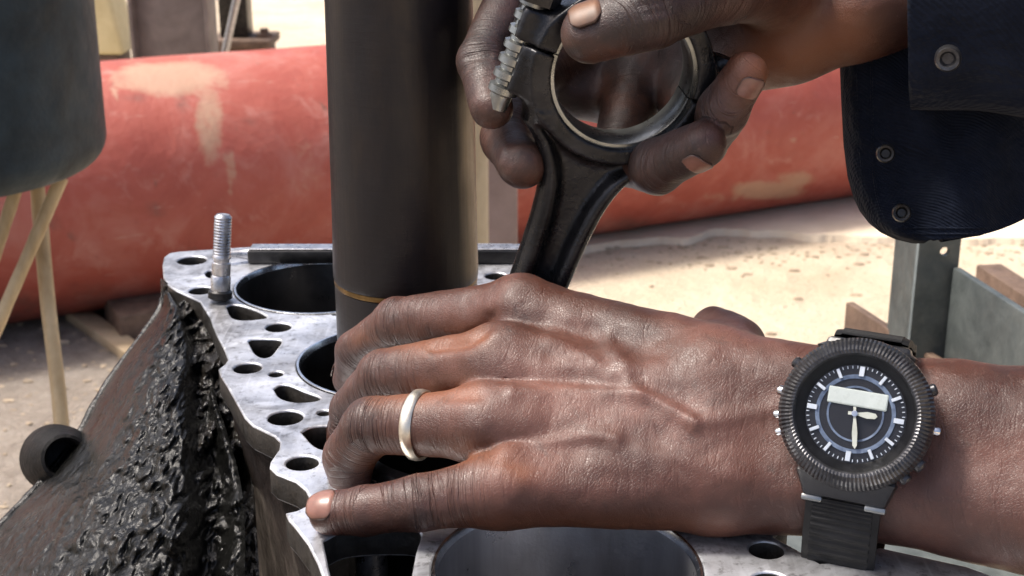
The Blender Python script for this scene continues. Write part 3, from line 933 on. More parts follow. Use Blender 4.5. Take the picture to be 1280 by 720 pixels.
pit = np.exp(-((vv_[:, None] - .72) / .07) ** 2 - ((t[None] - .72) / .3) ** 2)
disp -= .03 * pit
G = G + tocam * disp[..., None]
Fh = [(i * ncl + j, (i + 1) * ncl + j, (i + 1) * ncl + j + 1, i * ncl + j + 1) for i in range(nr - 1) for j in range(ncl - 1)]
mesh_obj('grease', G.reshape(-1, 3), Fh, MAT['grease'], block)

# stud and flat bar on the far end of the deck
sb = on_plane(275, 377, ZD)
st = on_y(279, 268, sb[1] + .004)
ax = nrm(st - sb); L = float(np.linalg.norm(st - sb))
rot = frame(ax, [0, 1, 0])
stud = empty('stud_bolt', sb, 'bright steel stud standing upright at the far left of the deck', 'stud')
prof = [(0, L), (.0030, L), (.0040, L - .001)]
k = 0
z = L - .0015
while z > L * .55:
    prof += [(.0042, z), (.0039, z - .0007)]; z -= .0014
prof += [(.0043, z), (.0043, L * .5), (.0036, L * .49), (.0036, L * .46), (.0044, L * .45), (.0044, L * .32), (.0040, L * .31), (.0046, L * .29), (.0046, L * .14)]
lathe('shank', prof, MAT['steel'], stud, M4(rot, sb), 24)
lathe('stud_nose', [(.0046, L * .14 - .0001), (.0056, L * .12), (.0058, L * .05), (.0045, .0012), (0, .0004)], MAT['dark_steel'], stud, M4(rot, sb), 24)
b0, b1 = on_plane(300, 331, ZD), on_plane(680, 331, ZD)
by_ = b0[1]
bar = empty('flat_bar', ((b0[0] + b1[0]) / 2, by_ + .004, ZD), 'dark flat bar lying across the far end of the deck', 'bar')
bm = bmesh.new()
bm_box(bm, (b0[0] + .004, by_, ZD + .0004), (b1[0], by_ + .011, ZD + .0072), None, .0008, 2)
bm_obj('bar_body', bm, MAT['dark_steel'], bar, True, R(35))
tube('bar_tip', [np.array([b0[0] + .0045, by_ + .005, ZD + .0042]), np.array([b0[0] - .001, by_ + .004, ZD + .0046]), np.array([b0[0] - .008, by_ + .001, ZD + .0055])], [.0032, .0022, .0014], MAT['steel'], bar, 14)
bm = bmesh.new()
bm_box(bm, (b0[0] + .005, by_ + .0015, ZD + .0074), (b1[0], by_ + .0105, ZD + .0080), None, .0002, 1)
bm_obj('bar_cap', bm, MAT['steel'], bar, True, R(35))

# ================================================================== SPINDLE (boring bar) in the second bore
bc = bores[1]
sx = float(on_y(508, 360, bc[1])[0])
spd = empty('boring_machine', (sx, bc[1], ZD - .1), 'thick dark steel boring machine spindle standing in the second cylinder bore', 'boring machine')
T = Matrix.Translation((sx, bc[1], 0))
rb0 = 90.5 * float(to_px([sx, bc[1], 1.0 - .18])[2]) / FPX
zg = P(505, 376, float(to_px([sx, bc[1] - rb0, .81])[2]))[2]
rtop = rb0 * .955
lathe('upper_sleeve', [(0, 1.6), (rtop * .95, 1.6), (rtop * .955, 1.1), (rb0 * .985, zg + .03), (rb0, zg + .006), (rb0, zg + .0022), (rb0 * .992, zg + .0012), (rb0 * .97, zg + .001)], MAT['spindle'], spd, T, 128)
lathe('groove_ring', [(rb0 * .96, zg + .0012), (rb0 * .985, zg + .0009), (rb0 * .992, zg), (rb0 * .985, zg - .0011), (rb0 * .96, zg - .0014)], MAT['brass'], spd, T, 128)
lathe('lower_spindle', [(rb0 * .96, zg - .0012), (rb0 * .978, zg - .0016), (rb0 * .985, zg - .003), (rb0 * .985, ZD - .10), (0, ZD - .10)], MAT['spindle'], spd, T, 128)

# ================================================================== CONNECTING ROD
big = P(775, 88, .482); sml = P(604, 530, .532)
ya = nrm(big - sml); RL = float(np.linalg.norm(big - sml))
zc = nrm(CAM - big); zdir = zc + RT * (.17) + np.array([0, 0, -.24])
zdir = nrm(zdir - ya * (zdir @ ya))
ROT = np.stack([np.cross(ya, zdir), ya, zdir], 1)
MR = M4(ROT, big)
rod = empty('connecting_rod', sml, 'black oiled connecting rod with open big end, held over the block by the upper hand', 'connecting rod')
def sd_box(X, Y, Z, c, h_, r=0):
    qx, qy, qz = np.abs(X - c[0]) - h_[0] + r, np.abs(Y - c[1]) - h_[1] + r, np.abs(Z - c[2]) - h_[2] + r
    return np.sqrt(np.maximum(qx, 0) ** 2 + np.maximum(qy, 0) ** 2 + np.maximum(qz, 0) ** 2) + np.minimum(np.maximum(qx, np.maximum(qy, qz)), 0) - r
mm = .001
def rod_field(X, Y, Z, cap):
    rr = np.sqrt(X * X + Y * Y)
    ring = np.maximum(rr - 31.0 * mm, np.abs(Z) - 10.5 * mm)
    if cap:
        b1 = sd_box(X, Y, Z, (-33 * mm, 6 * mm, 0), (6.5 * mm, 6 * mm, 8 * mm), 2 * mm)
        b2 = sd_box(X, Y, Z, (31 * mm, 6 * mm, 0), (5.5 * mm, 6 * mm, 8 * mm), 2 * mm)
        d = smin(smin(ring, b1, 6 * mm), b2, 6 * mm)
        rib = sd_box(X, Y, Z, (0, 31 * mm, 0), (15 * mm, 4 * mm, 4 * mm), 2 * mm)
        d = smin(d, rib, 5 * mm)
        d = np.maximum(d, .3 * mm - Y)
    else:
        b1 = sd_box(X, Y, Z, (-31 * mm, -9 * mm, 0), (5 * mm, 9 * mm, 8 * mm), 2 * mm)
        b2 = sd_box(X, Y, Z, (31 * mm, -8 * mm, 0), (5 * mm, 8 * mm, 8 * mm), 2 * mm)
        d = smin(smin(ring, b1, 8 * mm), b2, 8 * mm)
        s_ = np.clip((-Y - 20 * mm) / (RL - 30 * mm), 0, 1)
        flare = 15.5 * mm * np.exp(-np.maximum(0, -Y - 26 * mm) / (10 * mm))
        hw_ = 11.2 * mm - 2.2 * mm * s_ + flare
        rail_ = np.maximum(np.sqrt((np.abs(X) - (hw_ - 3.4 * mm)) ** 2 + (Z * .48) ** 2) - 3.9 * mm, np.maximum(Y + 22 * mm, -Y - RL + 10 * mm))
        shank = np.maximum(np.maximum(np.abs(X) - hw_ + 2 * mm, np.abs(Z) - 2.4 * mm) * .8, np.maximum(Y + 15 * mm, -Y - RL))
        shank = smin(shank, rail_, 2.5 * mm)
        d = smin(d, shank, 5 * mm)
        se = np.maximum(np.sqrt(X * X + (Y + RL) ** 2) - 15 * mm, np.abs(Z) - 9 * mm)
        d = smin(d, se, 5 * mm)
        d = np.maximum(d, 10 * mm - np.sqrt(X * X + (Y + RL) ** 2))
        d = np.maximum(d, Y + .3 * mm)
    return np.maximum(d, 25.0 * mm - rr)
for cap in (False, True):
    lo = (-.046, -RL - .018, -.0125) if not cap else (-.046, -.002, -.0125)
    hi = (.046, .002, .0125) if not cap else (.046, .04, .0125)
    F_ = Field(lo, hi, .0007)
    val = rod_field(F_.ax[0][:, None, None], F_.ax[1][None, :, None], F_.ax[2][None, None, :], cap).astype(np.float32)
    V, q = surface_nets(val, F_.lo, .0007)
    V = relax(V, q, 2, .4)
    V = V @ ROT.T + big
    fast_mesh('rod_cap' if cap else 'rod_body', V, q, MAT['rod'], None, rod)
def half_ring(a0, a1):
    bm = bmesh.new(); n_ = 60; pr = [(.0253, -.0085), (.0238, -.0085), (.0234, -.0078), (.0234, .0078), (.0238, .0085), (.0253, .0085)]
    rings = []
    for k in range(n_ + 1):
        a = a0 + (a1 - a0) * k / n_
        rings.append([bm.verts.new((r * math.cos(a), r * math.sin(a), z_)) for r, z_ in pr])
    for A_, B_ in zip(rings[:-1], rings[1:]):
        for i in range(len(pr) - 1): bm.faces.new((A_[i], B_[i], B_[i + 1], A_[i + 1]))
    bmesh.ops.transform(bm, matrix=MR, verts=bm.verts[:])
    return bm
for a0 in (0, math.pi):
    bm_obj('bearing_shell', half_ring(a0 + .01, a0 + math.pi - .01), MAT['shell'], rod, True, R(40))
for sx_ in (-1, 1):
    ox = -36.2 * mm if sx_ < 0 else 32 * mm
    zt_ = .026 if sx_ < 0 else .016
    prof = [(0, zt_), (.0042, zt_), (.0048, zt_ - .0008)]
    z = zt_ - .0015
    while z > -.021:
        prof += [(.0052, z), (.0052, z - .0022), (.0038, z - .0030), (.0038, z - .0044)]; z -= .0052
    prof += [(.0036, z), (.0036, z - .003), (0, z - .003)]
    o = lathe('rod_bolt', prof, MAT['shell'] if sx_ < 0 else MAT['dark_steel'], rod, MR @ M4(frame([0, 1, 0], [0, 0, 1]), (ox, 0, .0015)), 24)
    if sx_ < 0: nut = lathe('nut', [(.0046, .0205), (.0078, .0205), (.0086, .0195), (.0086, .0135), (.0046, .0130)], MAT['dark_steel'], rod, MR @ M4(frame([0, 1, 0], [0, 0, 1]), (ox, 0, .0015)), 6, False)
# piston in the third bore carrying the small end
c3 = bores[2]
T = Matrix.Translation((c3[0], c3[1], 0))
pis = empty('piston', (c3[0], c3[1], sml[2] - .03), 'piston under the hand in the third cylinder bore', 'piston')
zp = float(sml[2])
lathe('piston_skirt', [(BR - .003, zp + .004), (BR - .0008, zp + .002), (BR - .0008, zp - .05), (BR - .004, zp - .05)], MAT['dark_steel'], pis, T, 64)
lathe('piston_crown', [(0, zp - .0525), (BR - .001, zp - .0525), (BR - .001, zp - .064), (0, zp - .064)], MAT['dark_steel'], pis, T, 64)
tube('wrist_pin', [sml - zdir * .03, sml + zdir * .03], .0095, MAT['steel'], pis, 24)

# ================================================================== PERSON: two hands, forearms, jacket
FING_L = {
 'index':  [(655, 393, .497, 13.0), (497, 404, .530, 9.6), (447, 440, .550, 8.3), (438, 474, .563, 7.4)],
 'middle': [(622, 455, .478, 13.2), (480, 471, .505, 9.9), (442, 511, .522, 8.6), (434, 546, .528, 7.7)],
 'ring':   [(606, 530, .462, 12.4), (464, 532, .479, 9.6), (435, 571, .488, 8.5), (438, 603, .490, 7.6)],
 'pinky':  [(628, 612, .448, 11.4), (525, 629, .447, 8.7), (456, 638, .4515, 7.6), (413, 641, .4545, 6.9)],
}
META_L = [((655, 393, .497, 12.6), (895, 468, .472, 16.5)), ((622, 455, .478, 12.6), (895, 505, .462, 16)),
          ((606, 530, .462, 12.0), (895, 555, .456, 16)), ((628, 612, .448, 11.2), (895, 600, .453, 16.5)),
          ((655, 420, .520, 12), (890, 500, .490, 15)), ((640, 590, .475, 11), (890, 590, .475, 15))]
ARM_L = [((895, 478, .466, 17), (1190, 532, .446, 19.3)), ((895, 600, .455, 16.8), (1090, 603, .446, 17.3)), ((1090, 603, .446, 17.3), (1290, 632, .432, 21.5)),
         ((1190, 532, .446, 19.3), (1320, 548, .440, 22.5)), ((895, 540, .46, 16), (1190, 568, .445, 18)), ((1190, 568, .445, 19), (1330, 590, .436, 25))]
THUMB_L = [(880, 468, .497, 15), (790, 470, .545, 12), (715, 500, .575, 10), (660, 530, .588, 8.5)]
BUMP_L = [((893, 414, .492, 8.5), (925, 430, .480, 9))]
FING_R = {
 'index':  [(745, -75, .552, 11), (646, -22, .532, 9.2), (601, 76, .503, 8.4), (614, 134, .486, 7.6)],
 'middle': [(765, 15, .560, 11), (655, 100, .545, 9.4), (632, 172, .515, 8.8), (652, 205, .492, 8.8)],
 'ring':   [(800, 80, .556, 11), (768, 200, .535, 9.4), (822, 208, .482, 9.2), (878, 180, .465, 8.0)],
 'pinky':  [(850, 110, .548, 10.5), (878, 178, .520, 9.0), (905, 138, .470, 8.6), (932, 92, .4615, 7.2)],
 'thumb':  [(968, -25, .500, 15), (905, -18, .462, 12.2), (815, 16, .4495, 11.2), (738, 42, .4545, 9.8)],
}
META_R = [((745, -75, .552, 12), (985, -60, .535, 16)), ((765, 15, .560, 12), (985, -25, .538, 16)), ((800, 80, .556, 11), (985, 10, .530, 16)),
          ((850, 110, .548, 10.5), (985, 45, .520, 16)), ((690, 55, .568, 15), (860, 100, .568, 17)), ((720, 115, .560, 11), (830, 125, .565, 14)), ((700, 5, .575, 15), (900, 20, .57, 20)), ((905, -28, .470, 11), (750, -85, .545, 12)), ((955, -30, .50, 14), (770, -70, .555, 13)), ((968, -25, .500, 15), (1000, -20, .515, 17))]
ARM_R = [((985, -65, .525, 17), (1160, -75, .505, 19)), ((985, 45, .518, 16.6), (1075, 10, .508, 17.3)), ((1075, 10, .508, 17.3), (1180, -20, .50, 19)), ((985, -10, .520, 17), (1160, -40, .505, 20)), ((1160, -50, .505, 21), (1420, -150, .49, 28))]

person = empty('person', (.95, .62, 0), 'person in navy work jacket gripping a connecting rod, ringed hand resting on the deck', 'person')

def prim(a, b):
    return f_caps(P(*a[:3]), P(*b[:3]), a[3] * mm, b[3] * mm)

def hand_mesh(fingers, meta, arm, extra, thumb, h, k_meta=.007, world_arm=None):
    prims = [prim(a, b) for a, b in meta + arm + extra]
    allp = list(prims)
    fp = []
    for nm, ch in fingers.items():
        fp.append([prim(a, b) for a, b in zip(ch[:-1], ch[1:])])
        allp += fp[-1]
    tp = [prim(a, b) for a, b in zip(thumb[:-1], thumb[1:])] if thumb else []
    allp += tp
    wp = [f_caps(*k) for k in (world_arm or [])]
    lo = np.min([p.lo for p in allp + wp], 0) - .006; hi = np.max([p.hi for p in allp + wp], 0) + .006
    F_ = Field(lo, hi, h)
    palm = F_.blank()
    for p_ in prims + wp: F_.add(palm, p_, k_meta)
    for p_ in tp: F_.add(palm, p_, .008)
    fg = F_.blank()
    for ch in fp:
        one = F_.blank()
        for p_ in ch: F_.add(one, p_, .0025)
        fg = smin(fg, one, .0009)
    val = smin(palm, fg, .0065)
    V, q = surface_nets(val, F_.lo, h)
    return relax(V, q, 2, .5), q

def gauss_line(u, v, pl, wd):
    """falloff from a polyline in picture coordinates"""
    best = np.full(len(u), 1e9)
    for (x0, y0), (x1, y1) in zip(pl[:-1], pl[1:]):
        dx, dy = x1 - x0, y1 - y0
        t_ = np.clip(((u - x0) * dx + (v - y0) * dy) / (dx * dx + dy * dy), 0, 1)
        best = np.minimum(best, (u - x0 - t_ * dx) ** 2 + (v - y0 - t_ * dy) ** 2)
    return np.exp(-best / (2 * wd * wd))

hL = .0009
elbow_L = P(2050, 690, .46); wl0 = P(1325, 585, .438)
VL, qL = hand_mesh(FING_L, META_L, ARM_L, BUMP_L, THUMB_L, hL, .006)
NL = vnormals(VL, qL)
u, v, d = to_px(VL)
facing = np.clip(((CAM - VL) / np.linalg.norm(CAM - VL, axis=1, keepdims=True) * NL).sum(1), 0, 1)
fm = np.clip(facing * 2, 0, 1)
dsp = np.zeros(len(VL))
veins = [([(640, 492), (700, 490), (770, 494), (815, 500), (842, 514), (868, 530)], 7, 1.3), ([(760, 425), (780, 455), (786, 480), (800, 495)], 8, 1.0), ([(868, 530), (920, 522), (975, 508)], 8, .6),
         ([(630, 565), (665, 560), (700, 552), (735, 545), (770, 548)], 8, 1.0), ([(690, 425), (730, 440), (760, 470)], 9, .7), ([(770, 560), (850, 575), (930, 600)], 9, .5)]
for pl, wd, am in veins: dsp += 1.3 * am * mm * gauss_line(u, v, pl, wd) * fm
for pl, wd, am in [([(640, 470), (672, 472)], 20, 1.6), ([(655, 398), (690, 405)], 22, 1.0), ([(600, 535), (650, 532)], 20, .8), ([(640, 600), (670, 598)], 22, .6)]:
    dsp += am * mm * gauss_line(u, v, pl, wd) * fm
for pl, wd, am in [([(612, 398), (603, 415), (585, 427), (540, 434)], 6, -1.6), ([(690, 440), (740, 425), (800, 440)], 13, -1.3), ([(600, 492), (560, 494)], 6, -.8), ([(690, 520), (760, 520), (820, 545)], 14, -.9), ([(660, 580), (720, 590), (800, 600)], 12, -.9), ([(612, 565), (640, 575)], 8, -.8)]:
    dsp += am * mm * gauss_line(u, v, pl, wd) * fm
dsp += .0011 * fbm(VL * 70, 3)
VL = VL + NL * dsp[:, None]
dors = nrm(CAM - P(760, 500, .46))
pal = np.clip(-(NL @ nrm(dors + np.array([0, .0, .35]))) * 1.5 - .15, 0, 1)
side = np.zeros(len(VL))
for pl, wd, am in [([(455, 425), (540, 432), (600, 420)], 11, .8), ([(470, 500), (540, 492), (590, 490)], 10, .9), ([(450, 572), (530, 572), (580, 568)], 11, .9), ([(580, 572), (620, 572), (650, 590)], 12, .6), ([(560, 660), (700, 662), (900, 660)], 14, .5)]:
    side = np.maximum(side, am * gauss_line(u, v, pl, wd))
pale = np.clip(pal + side * .75, 0, 1)
ash = np.zeros(len(VL))
for pl, wd, am in [([(640, 470), (680, 475)], 30, .6), ([(680, 490), (860, 520)], 30, .8), ([(720, 450), (800, 470)], 30, .5), ([(640, 560), (720, 545)], 22, .5), ([(850, 400), (960, 425)], 20, .5), ([(560, 480), (640, 500)], 25, .35), ([(900, 560), (960, 540)], 30, .3),
                   ([(560, 620), (620, 600)], 18, .4), ([(1220, 600), (1290, 610)], 30, .3)]:
    ash = np.maximum(ash, am * gauss_line(u, v, pl, wd) * fm)
jt = np.zeros(len(VL))
for nm, ch in FING_L.items():
    for k, wd in ((1, .0085), (2, .006)):
        c = P(*ch[k][:3]); jt = np.maximum(jt, np.exp(-((VL - c) ** 2).sum(1) / (2 * (wd + ch[k][3] * mm * .35) ** 2)) * (1 if k == 1 else .7))
jt *= fm
sets = [(VL, qL, pale, ash, jt)]

VR, qR = hand_mesh(FING_R, META_R, ARM_R, [], None, .0010, .008)
NR = vnormals(VR, qR)
u, v, d = to_px(VR)
facing = np.clip(((CAM - VR) / np.linalg.norm(CAM - VR, axis=1, keepdims=True) * NR).sum(1), 0, 1)
dsp = .0009 * fbm(VR * 80, 3)
for pl, wd, am in [([(585, 72), (612, 70)], 3, -.8), ([(800, 8), (830, 2)], 4, -.7), ([(806, 18), (834, 12)], 4, -.7), ([(600, 92), (596, 120)], 10, .3), ([(632, 180), (628, 205)], 4, .5)]:
    dsp += am * mm * gauss_line(u, v, pl, wd) * np.clip(facing * 2, 0, 1)
VR = VR + NR * dsp[:, None]
pale = np.zeros(len(VR))
for pl, wd, am in [([(955, 80), (1010, 65), (1060, 40)], 26, .9), ([(655, 190), (665, 215)], 18, .5), ([(706, 55), (730, 70), (800, 70)], 10, .35), ([(770, 110), (790, 130)], 18, .6), ([(612, 150), (620, 165)], 12, .3)]:
    pale = np.maximum(pale, am * gauss_line(u, v, pl, wd))
jt = np.zeros(len(VR))
for nm, ch in FING_R.items():
    for k in (1, 2):
        c = P(*ch[k][:3]); jt = np.maximum(jt, np.exp(-((VR - c) ** 2).sum(1) / (2 * (.009) ** 2)) * .7)
ash = np.zeros(len(VR))
for pl, wd, am in [([(905, 130), (915, 115)], 12, .5), ([(830, 190), (850, 175)], 16, .4), ([(640, 205), (660, 205)], 12, .5), ([(610, 140), (612, 150)], 10, .3)]:
    ash = np.maximum(ash, am * gauss_line(u, v, pl, wd))
sets.append((VR, qR, pale, ash, jt * np.clip(facing * 2, 0, 1)))
# one body mesh: both arms, run on to the elbows and shoulders inside the sleeves
sh_L, sh_R = np.array([.84, .36, 1.36]), np.array([.84, .80, 1.38])
el_L, el_R = np.array([.52, .30, 1.01]), np.array([.56, .62, 1.16])
up = [(P(1325, 575, .438), el_L, .023, .042), (el_L, sh_L, .043, .056), (P(1415, -148, .49), el_R, .028, .042), (el_R, sh_R, .043, .056), (sh_L, sh_R, .06, .06)]
lo = np.min([f_caps(*k).lo for k in up], 0) - .02; hi = np.max([f_caps(*k).hi for k in up], 0) + .02
F_ = Field(lo, hi, .006); val = F_.blank()
for k in up: F_.add(val, f_caps(*k), .02, .03)
VU, qU = surface_nets(val, F_.lo, .006); VU = relax(VU, qU, 2)
z0 = np.zeros(len(VU)); sets.append((VU, qU, z0, z0, z0))
def axial_of(V_, fingers):
    best = np.full(len(V_), 1e9); ax_v = np.zeros(len(V_))
    for ch in fingers.values():
        s0 = 0
        for a, b_ in zip(ch[:-1], ch[1:]):
            A_, B_ = P(*a[:3]), P(*b_[:3]); L_ = np.linalg.norm(B_ - A_)
            t_ = np.clip(((V_ - A_) @ (B_ - A_)) / L_ ** 2, -.4 if s0 == 0 else 0, 1.5)
            dd = np.linalg.norm(V_ - A_ - t_[:, None] * (B_ - A_), axis=1)
            m_ = dd < best; best[m_] = dd[m_]; ax_v[m_] = (s0 + t_ * L_)[m_]; s0 += L_
    mc = np.mean([P(*ch[0][:3]) for ch in list(fingers.values())[:4]], 0); tp_ = np.mean([P(*ch[1][:3]) for ch in list(fingers.values())[:4]], 0)
    h_ax = nrm(tp_ - mc); pr_ = (V_ - mc) @ h_ax
    w_ = np.clip((pr_ + .012) / .016, 0, 1)
    return ax_v * w_ + pr_ * (1 - w_)
axl = np.concatenate([axial_of(VL, FING_L), axial_of(VR, FING_R), np.zeros(len(VU))])
oilL = np.zeros(len(VL)); ul, vl, _ = to_px(VL)
for pl, wd, am in [([(420, 460), (500, 380)], 22, .35), ([(410, 520), (470, 450)], 20, .35), ([(405, 590), (440, 520)], 20, .3), ([(400, 655), (520, 650)], 14, .4)]:
    oilL = np.maximum(oilL, am * gauss_line(ul, vl, pl, wd))
ur, vr_, dr_ = to_px(VR)
oil_shade_R = np.clip((930 - ur) / 60, 0, 1) * .95  # upper hand: oil, plus its shade painted in as darker skin
oil = np.concatenate([oilL, oil_shade_R, np.zeros(len(VU))])
off = 0; VV = []; QQ = []; A = [[], [], []]
for V_, q_, a, b_, c in sets:
    VV.append(V_); QQ.append(q_ + off); off += len(V_)
    for k, x in enumerate((a, b_, c)): A[k].append(x)
fast_mesh('body', np.vstack(VV), np.vstack(QQ), MAT['skin'], {'pale': np.concatenate(A[0]), 'ashy': np.concatenate(A[1]), 'joint': np.concatenate(A[2]), 'axial': axl, 'oil': oil}, person)

def nail(base, tip, r, normal, length, wid, mat, shift=0.0):
    """curved plate on the fingertip: base->tip is the last phalanx"""
    a, b_ = P(*base[:3]), P(*tip[:3]); ax_ = nrm(b_ - a)
    nn = nrm(np.asarray(normal) - ax_ * (np.asarray(normal) @ ax_)); bi = np.cross(ax_, nn)
    ns_, nt_ = 18, 15
    V = []; 
    for i in range(ns_):
        s = i / (ns_ - 1); along = (s - .62) * length + shift
        for j in range(nt_):
            t_ = j / (nt_ - 1) * 2 - 1
            w_ = wid * (1 - .45 * max(0, (s - .7) / .3) ** 2 - .62 * max(0, (.34 - s) / .34) ** 2)
            ang = t_ * w_
            rr = r * 1.0 + .0004
            # follow the rounded tip
            drop = 0
            if along > 0: drop = min(.9, along / (r * 1.15)) ** 2 * r * .42
            if s < .15: drop += .0008 * (.15 - s) / .15
            V.append(b_ + ax_ * along + (nn * math.cos(ang) + bi * math.sin(ang)) * (rr - drop))
    Fq_ = [(i * nt_ + j, (i + 1) * nt_ + j, (i + 1) * nt_ + j + 1, i * nt_ + j + 1) for i in range(ns_ - 1) for j in range(nt_ - 1)]
    o = mesh_obj('fingernail', V, Fq_, mat, person)
    rim = [min(1, abs(j / (nt_ - 1) * 2 - 1) ** 5 * .9 + max(0, (i / (ns_ - 1) - .86) / .14) ** 2 * .6 + max(0, (.2 - i / (ns_ - 1)) / .2) ** 2 * .7) for i in range(ns_) for j in range(nt_)]
    o.data.attributes.new('rim', 'FLOAT', 'POINT').data.foreach_set('value', np.array(rim, np.float32))
    md = o.modifiers.new('thick', 'SOLIDIFY'); md.thickness = .0006; md.offset = 0
    return o
tc_ = lambda k: nrm(CAM - P(*k[:3]))
f = FING_L['pinky']; nail(f[2], f[3], f[3][3] * mm, tc_(f[3]) * .8 + np.array([-.1, .2, .45]), .0100, .85, MAT['nail'], .0022)
f = FING_L['ring']; nail(f[2], f[3], f[3][3] * mm, np.array([-.75, .75, -.25]), .0100, .6, MAT['nail'])
f = FING_L['middle']; nail(f[2], f[3], f[3][3] * mm, np.array([-.75, .75, -.25]), .0100, .6, MAT['nail'])
f = FING_L['index']; nail(f[2], f[3], f[3][3] * mm, np.array([-.75, .75, -.25]), .0100, .6, MAT['nail'])
f = FING_R['thumb']; nail(f[2], f[3], f[3][3] * mm, tc_(f[3]) * .7 + np.array([-.15, 0, .95]), .0110, .58, MAT['stained_nail'])['label'] = 'thumbnail stained orange brown by oil'
f = FING_R['pinky']; nail(f[2], f[3], f[3][3] * mm, tc_(f[3]) * .85 + np.array([.5, 0, .0]), .0085, .62, MAT['nail'], -.0005)
f = FING_R['ring']; nail(f[2], f[3], f[3][3] * mm, tc_(f[3]) * .85 + np.array([.45, 0, -.2]), .0085, .62, MAT['nail'], -.0005)

# ring on the ring finger
f = FING_L['ring']
a, b_ = P(*f[0][:3]), P(*f[1][:3]); ax_ = nrm(b_ - a)
rc_ = P(524, 533, .4715)
s_ = ((rc_ - a) @ ax_); rc_ = a + ax_ * s_
rr = (f[0][3] + (f[1][3] - f[0][3]) * s_ / np.linalg.norm(b_ - a)) * mm + .0003
prof = [(rr - .0006, -.0020), (rr + .0002, -.0021), (rr + .0008, -.0014), (rr + .0010, 0), (rr + .0008, .0014), (rr + .0002, .0021), (rr - .0006, .0020)]
tilt = nrm(ax_ + np.array([.0, .0, .10]))
o = lathe('finger_ring', prof, MAT['silver'], None, M4(frame(tilt, [0, 0, 1]), rc_), 72, close=True)
tag(o, 'plain silver ring worn on the ring finger of the lower hand', 'ring')

# jacket
cl = MAT['cloth']
F_ = Field((.36, .12, .55), (1.1, 1.05, 1.52), .007); val = F_.blank()
for a, b_, ra, rb in [((.92, .44, 1.30), (.92, .72, 1.32), .115, .115), ((.93, .46, .70), (.93, .70, .70), .135, .135), ((.93, .46, .7), (.92, .46, 1.3), .135, .12), ((.93, .70, .7), (.92, .70, 1.3), .135, .12), ((.93, .58, .7), (.92, .58, 1.3), .13, .12),
                      (sh_L, el_L + (sh_L - el_L) * .1, .072, .066), (sh_R, el_R, .072, .064), (el_R, P(1330, -105, .495), .062, .051)]:
    fn = f_caps(a, b_, ra, rb); F_.add(val, fn, .03, .04)
V, q = surface_nets(val, F_.lo, .007); V = relax(V, q, 3)
N_ = vnormals(V, q); V = V + N_ * (.012 * fbm(V * 14, 3))[:, None]
jacket = fast_mesh('jacket', V, q, cl, None, person)
# sleeve end around the right forearm
c0, c1 = P(1147, -38, .492), P(1400, -46, .470)
axs = nrm(c1 - c0)
ex = nrm(np.cross(axs, FW)); ey = np.cross(ex, axs)
if ex @ UP < 0: ex = -ex
nl, na = 40, 72
Vs = []
for i in range(nl):
    s = i / (nl - 1)
    c = c0 + (c1 - c0) * s
    for j in range(na):
        an = 2 * math.pi * j / na
        ru_, rd_ = .0440 + .003 * s, .036 + .006 * s
        sq = 1 + .06 * math.cos(4 * an)
        w_ = 1 + .05 * math.sin(3 * an + 7 * s) * s
        p = c + (ex * math.cos(an) * ru_ + ey * math.sin(an) * rd_) * sq * w_
        # keep the opening square to the picture's vertical edge
        Vs.append(p)
Fs = [(i * na + j, i * na + (j + 1) % na, (i + 1) * na + (j + 1) % na, (i + 1) * na + j) for i in range(nl - 1) for j in range(na)]
slv = mesh_obj('sleeve_end', Vs, Fs, cl, jacket)
md = slv.modifiers.new('thick', 'SOLIDIFY'); md.thickness = .0022; md.offset = -1
# open cuff flap hanging behind
lft = [(-40, 1050), (20, 1052), (68, 1054), (120, 1056), (180, 1059), (220, 1064), (245, 1071), (262, 1079), (276, 1090), (287, 1104), (295, 1122), (299.5, 1142)]
rgt = [(-40, 1420), (68, 1400), (180, 1370), (220, 1340), (245, 1318), (262, 1300), (276, 1276), (287, 1250), (295, 1222), (299.5, 1180)]
vs_ = np.array(sorted(set(list(np.linspace(-40, 240, 40)) + list(np.linspace(240, 299.5, 26)))))
ncu = 60
Vc = []
for vv in vs_:
    x0 = np.interp(vv, [k[0] for k in lft], [k[1] for k in lft]); x1 = np.interp(vv, [k[0] for k in rgt], [k[1] for k in rgt])
    for j in range(ncu):
        uu = x0 + (x1 - x0) * j / (ncu - 1)
        dd = .520 - .018 * ((uu - 1050) / 300) + .006 * math.sin((uu - 1050) / 60 + vv / 130) + .00012 * (vv - 130) * .3 + .009 * float(fbm(np.array([uu / 80, vv / 110, 3.3]), 3))
        dd += .012 * max(0, 1 - (uu - x0) / 25) ** 2
        Vc.append(P(uu, vv, dd))
Fc = [(i * ncu + j, i * ncu + j + 1, (i + 1) * ncu + j + 1, (i + 1) * ncu + j) for i in range(len(vs_) - 1) for j in range(ncu - 1)]
cf = mesh_obj('open_cuff', Vc, Fc, cl, jacket)
md = cf.modifiers.new('thick', 'SOLIDIFY'); md.thickness = .003; md.offset = 0
Vc_ = np.array(Vc).reshape(len(vs_), ncu, 3)
for k_, off_ in enumerate((3, 6)):
    ln = [Vc_[i, off_] + nrm(CAM - Vc_[i, off_]) * .0016 for i in range(4, len(vs_) - off_)] + [Vc_[len(vs_) - 1 - off_, j] + nrm(CAM - Vc_[len(vs_) - 1 - off_, j]) * .0016 for j in range(off_ + 1, ncu - 4)]
    tube('seam', ln, .0005, cl, jacket, 6)
Vs_ = np.array(Vs).reshape(nl, na, 3)
for r_ in (2, 4):
    cen = Vs_[r_].mean(0)
    tube('seam', [p + nrm(p - cen) * .0004 for p in list(Vs_[r_]) + [Vs_[r_][0]]], .0006, cl, jacket, 6, caps=False)
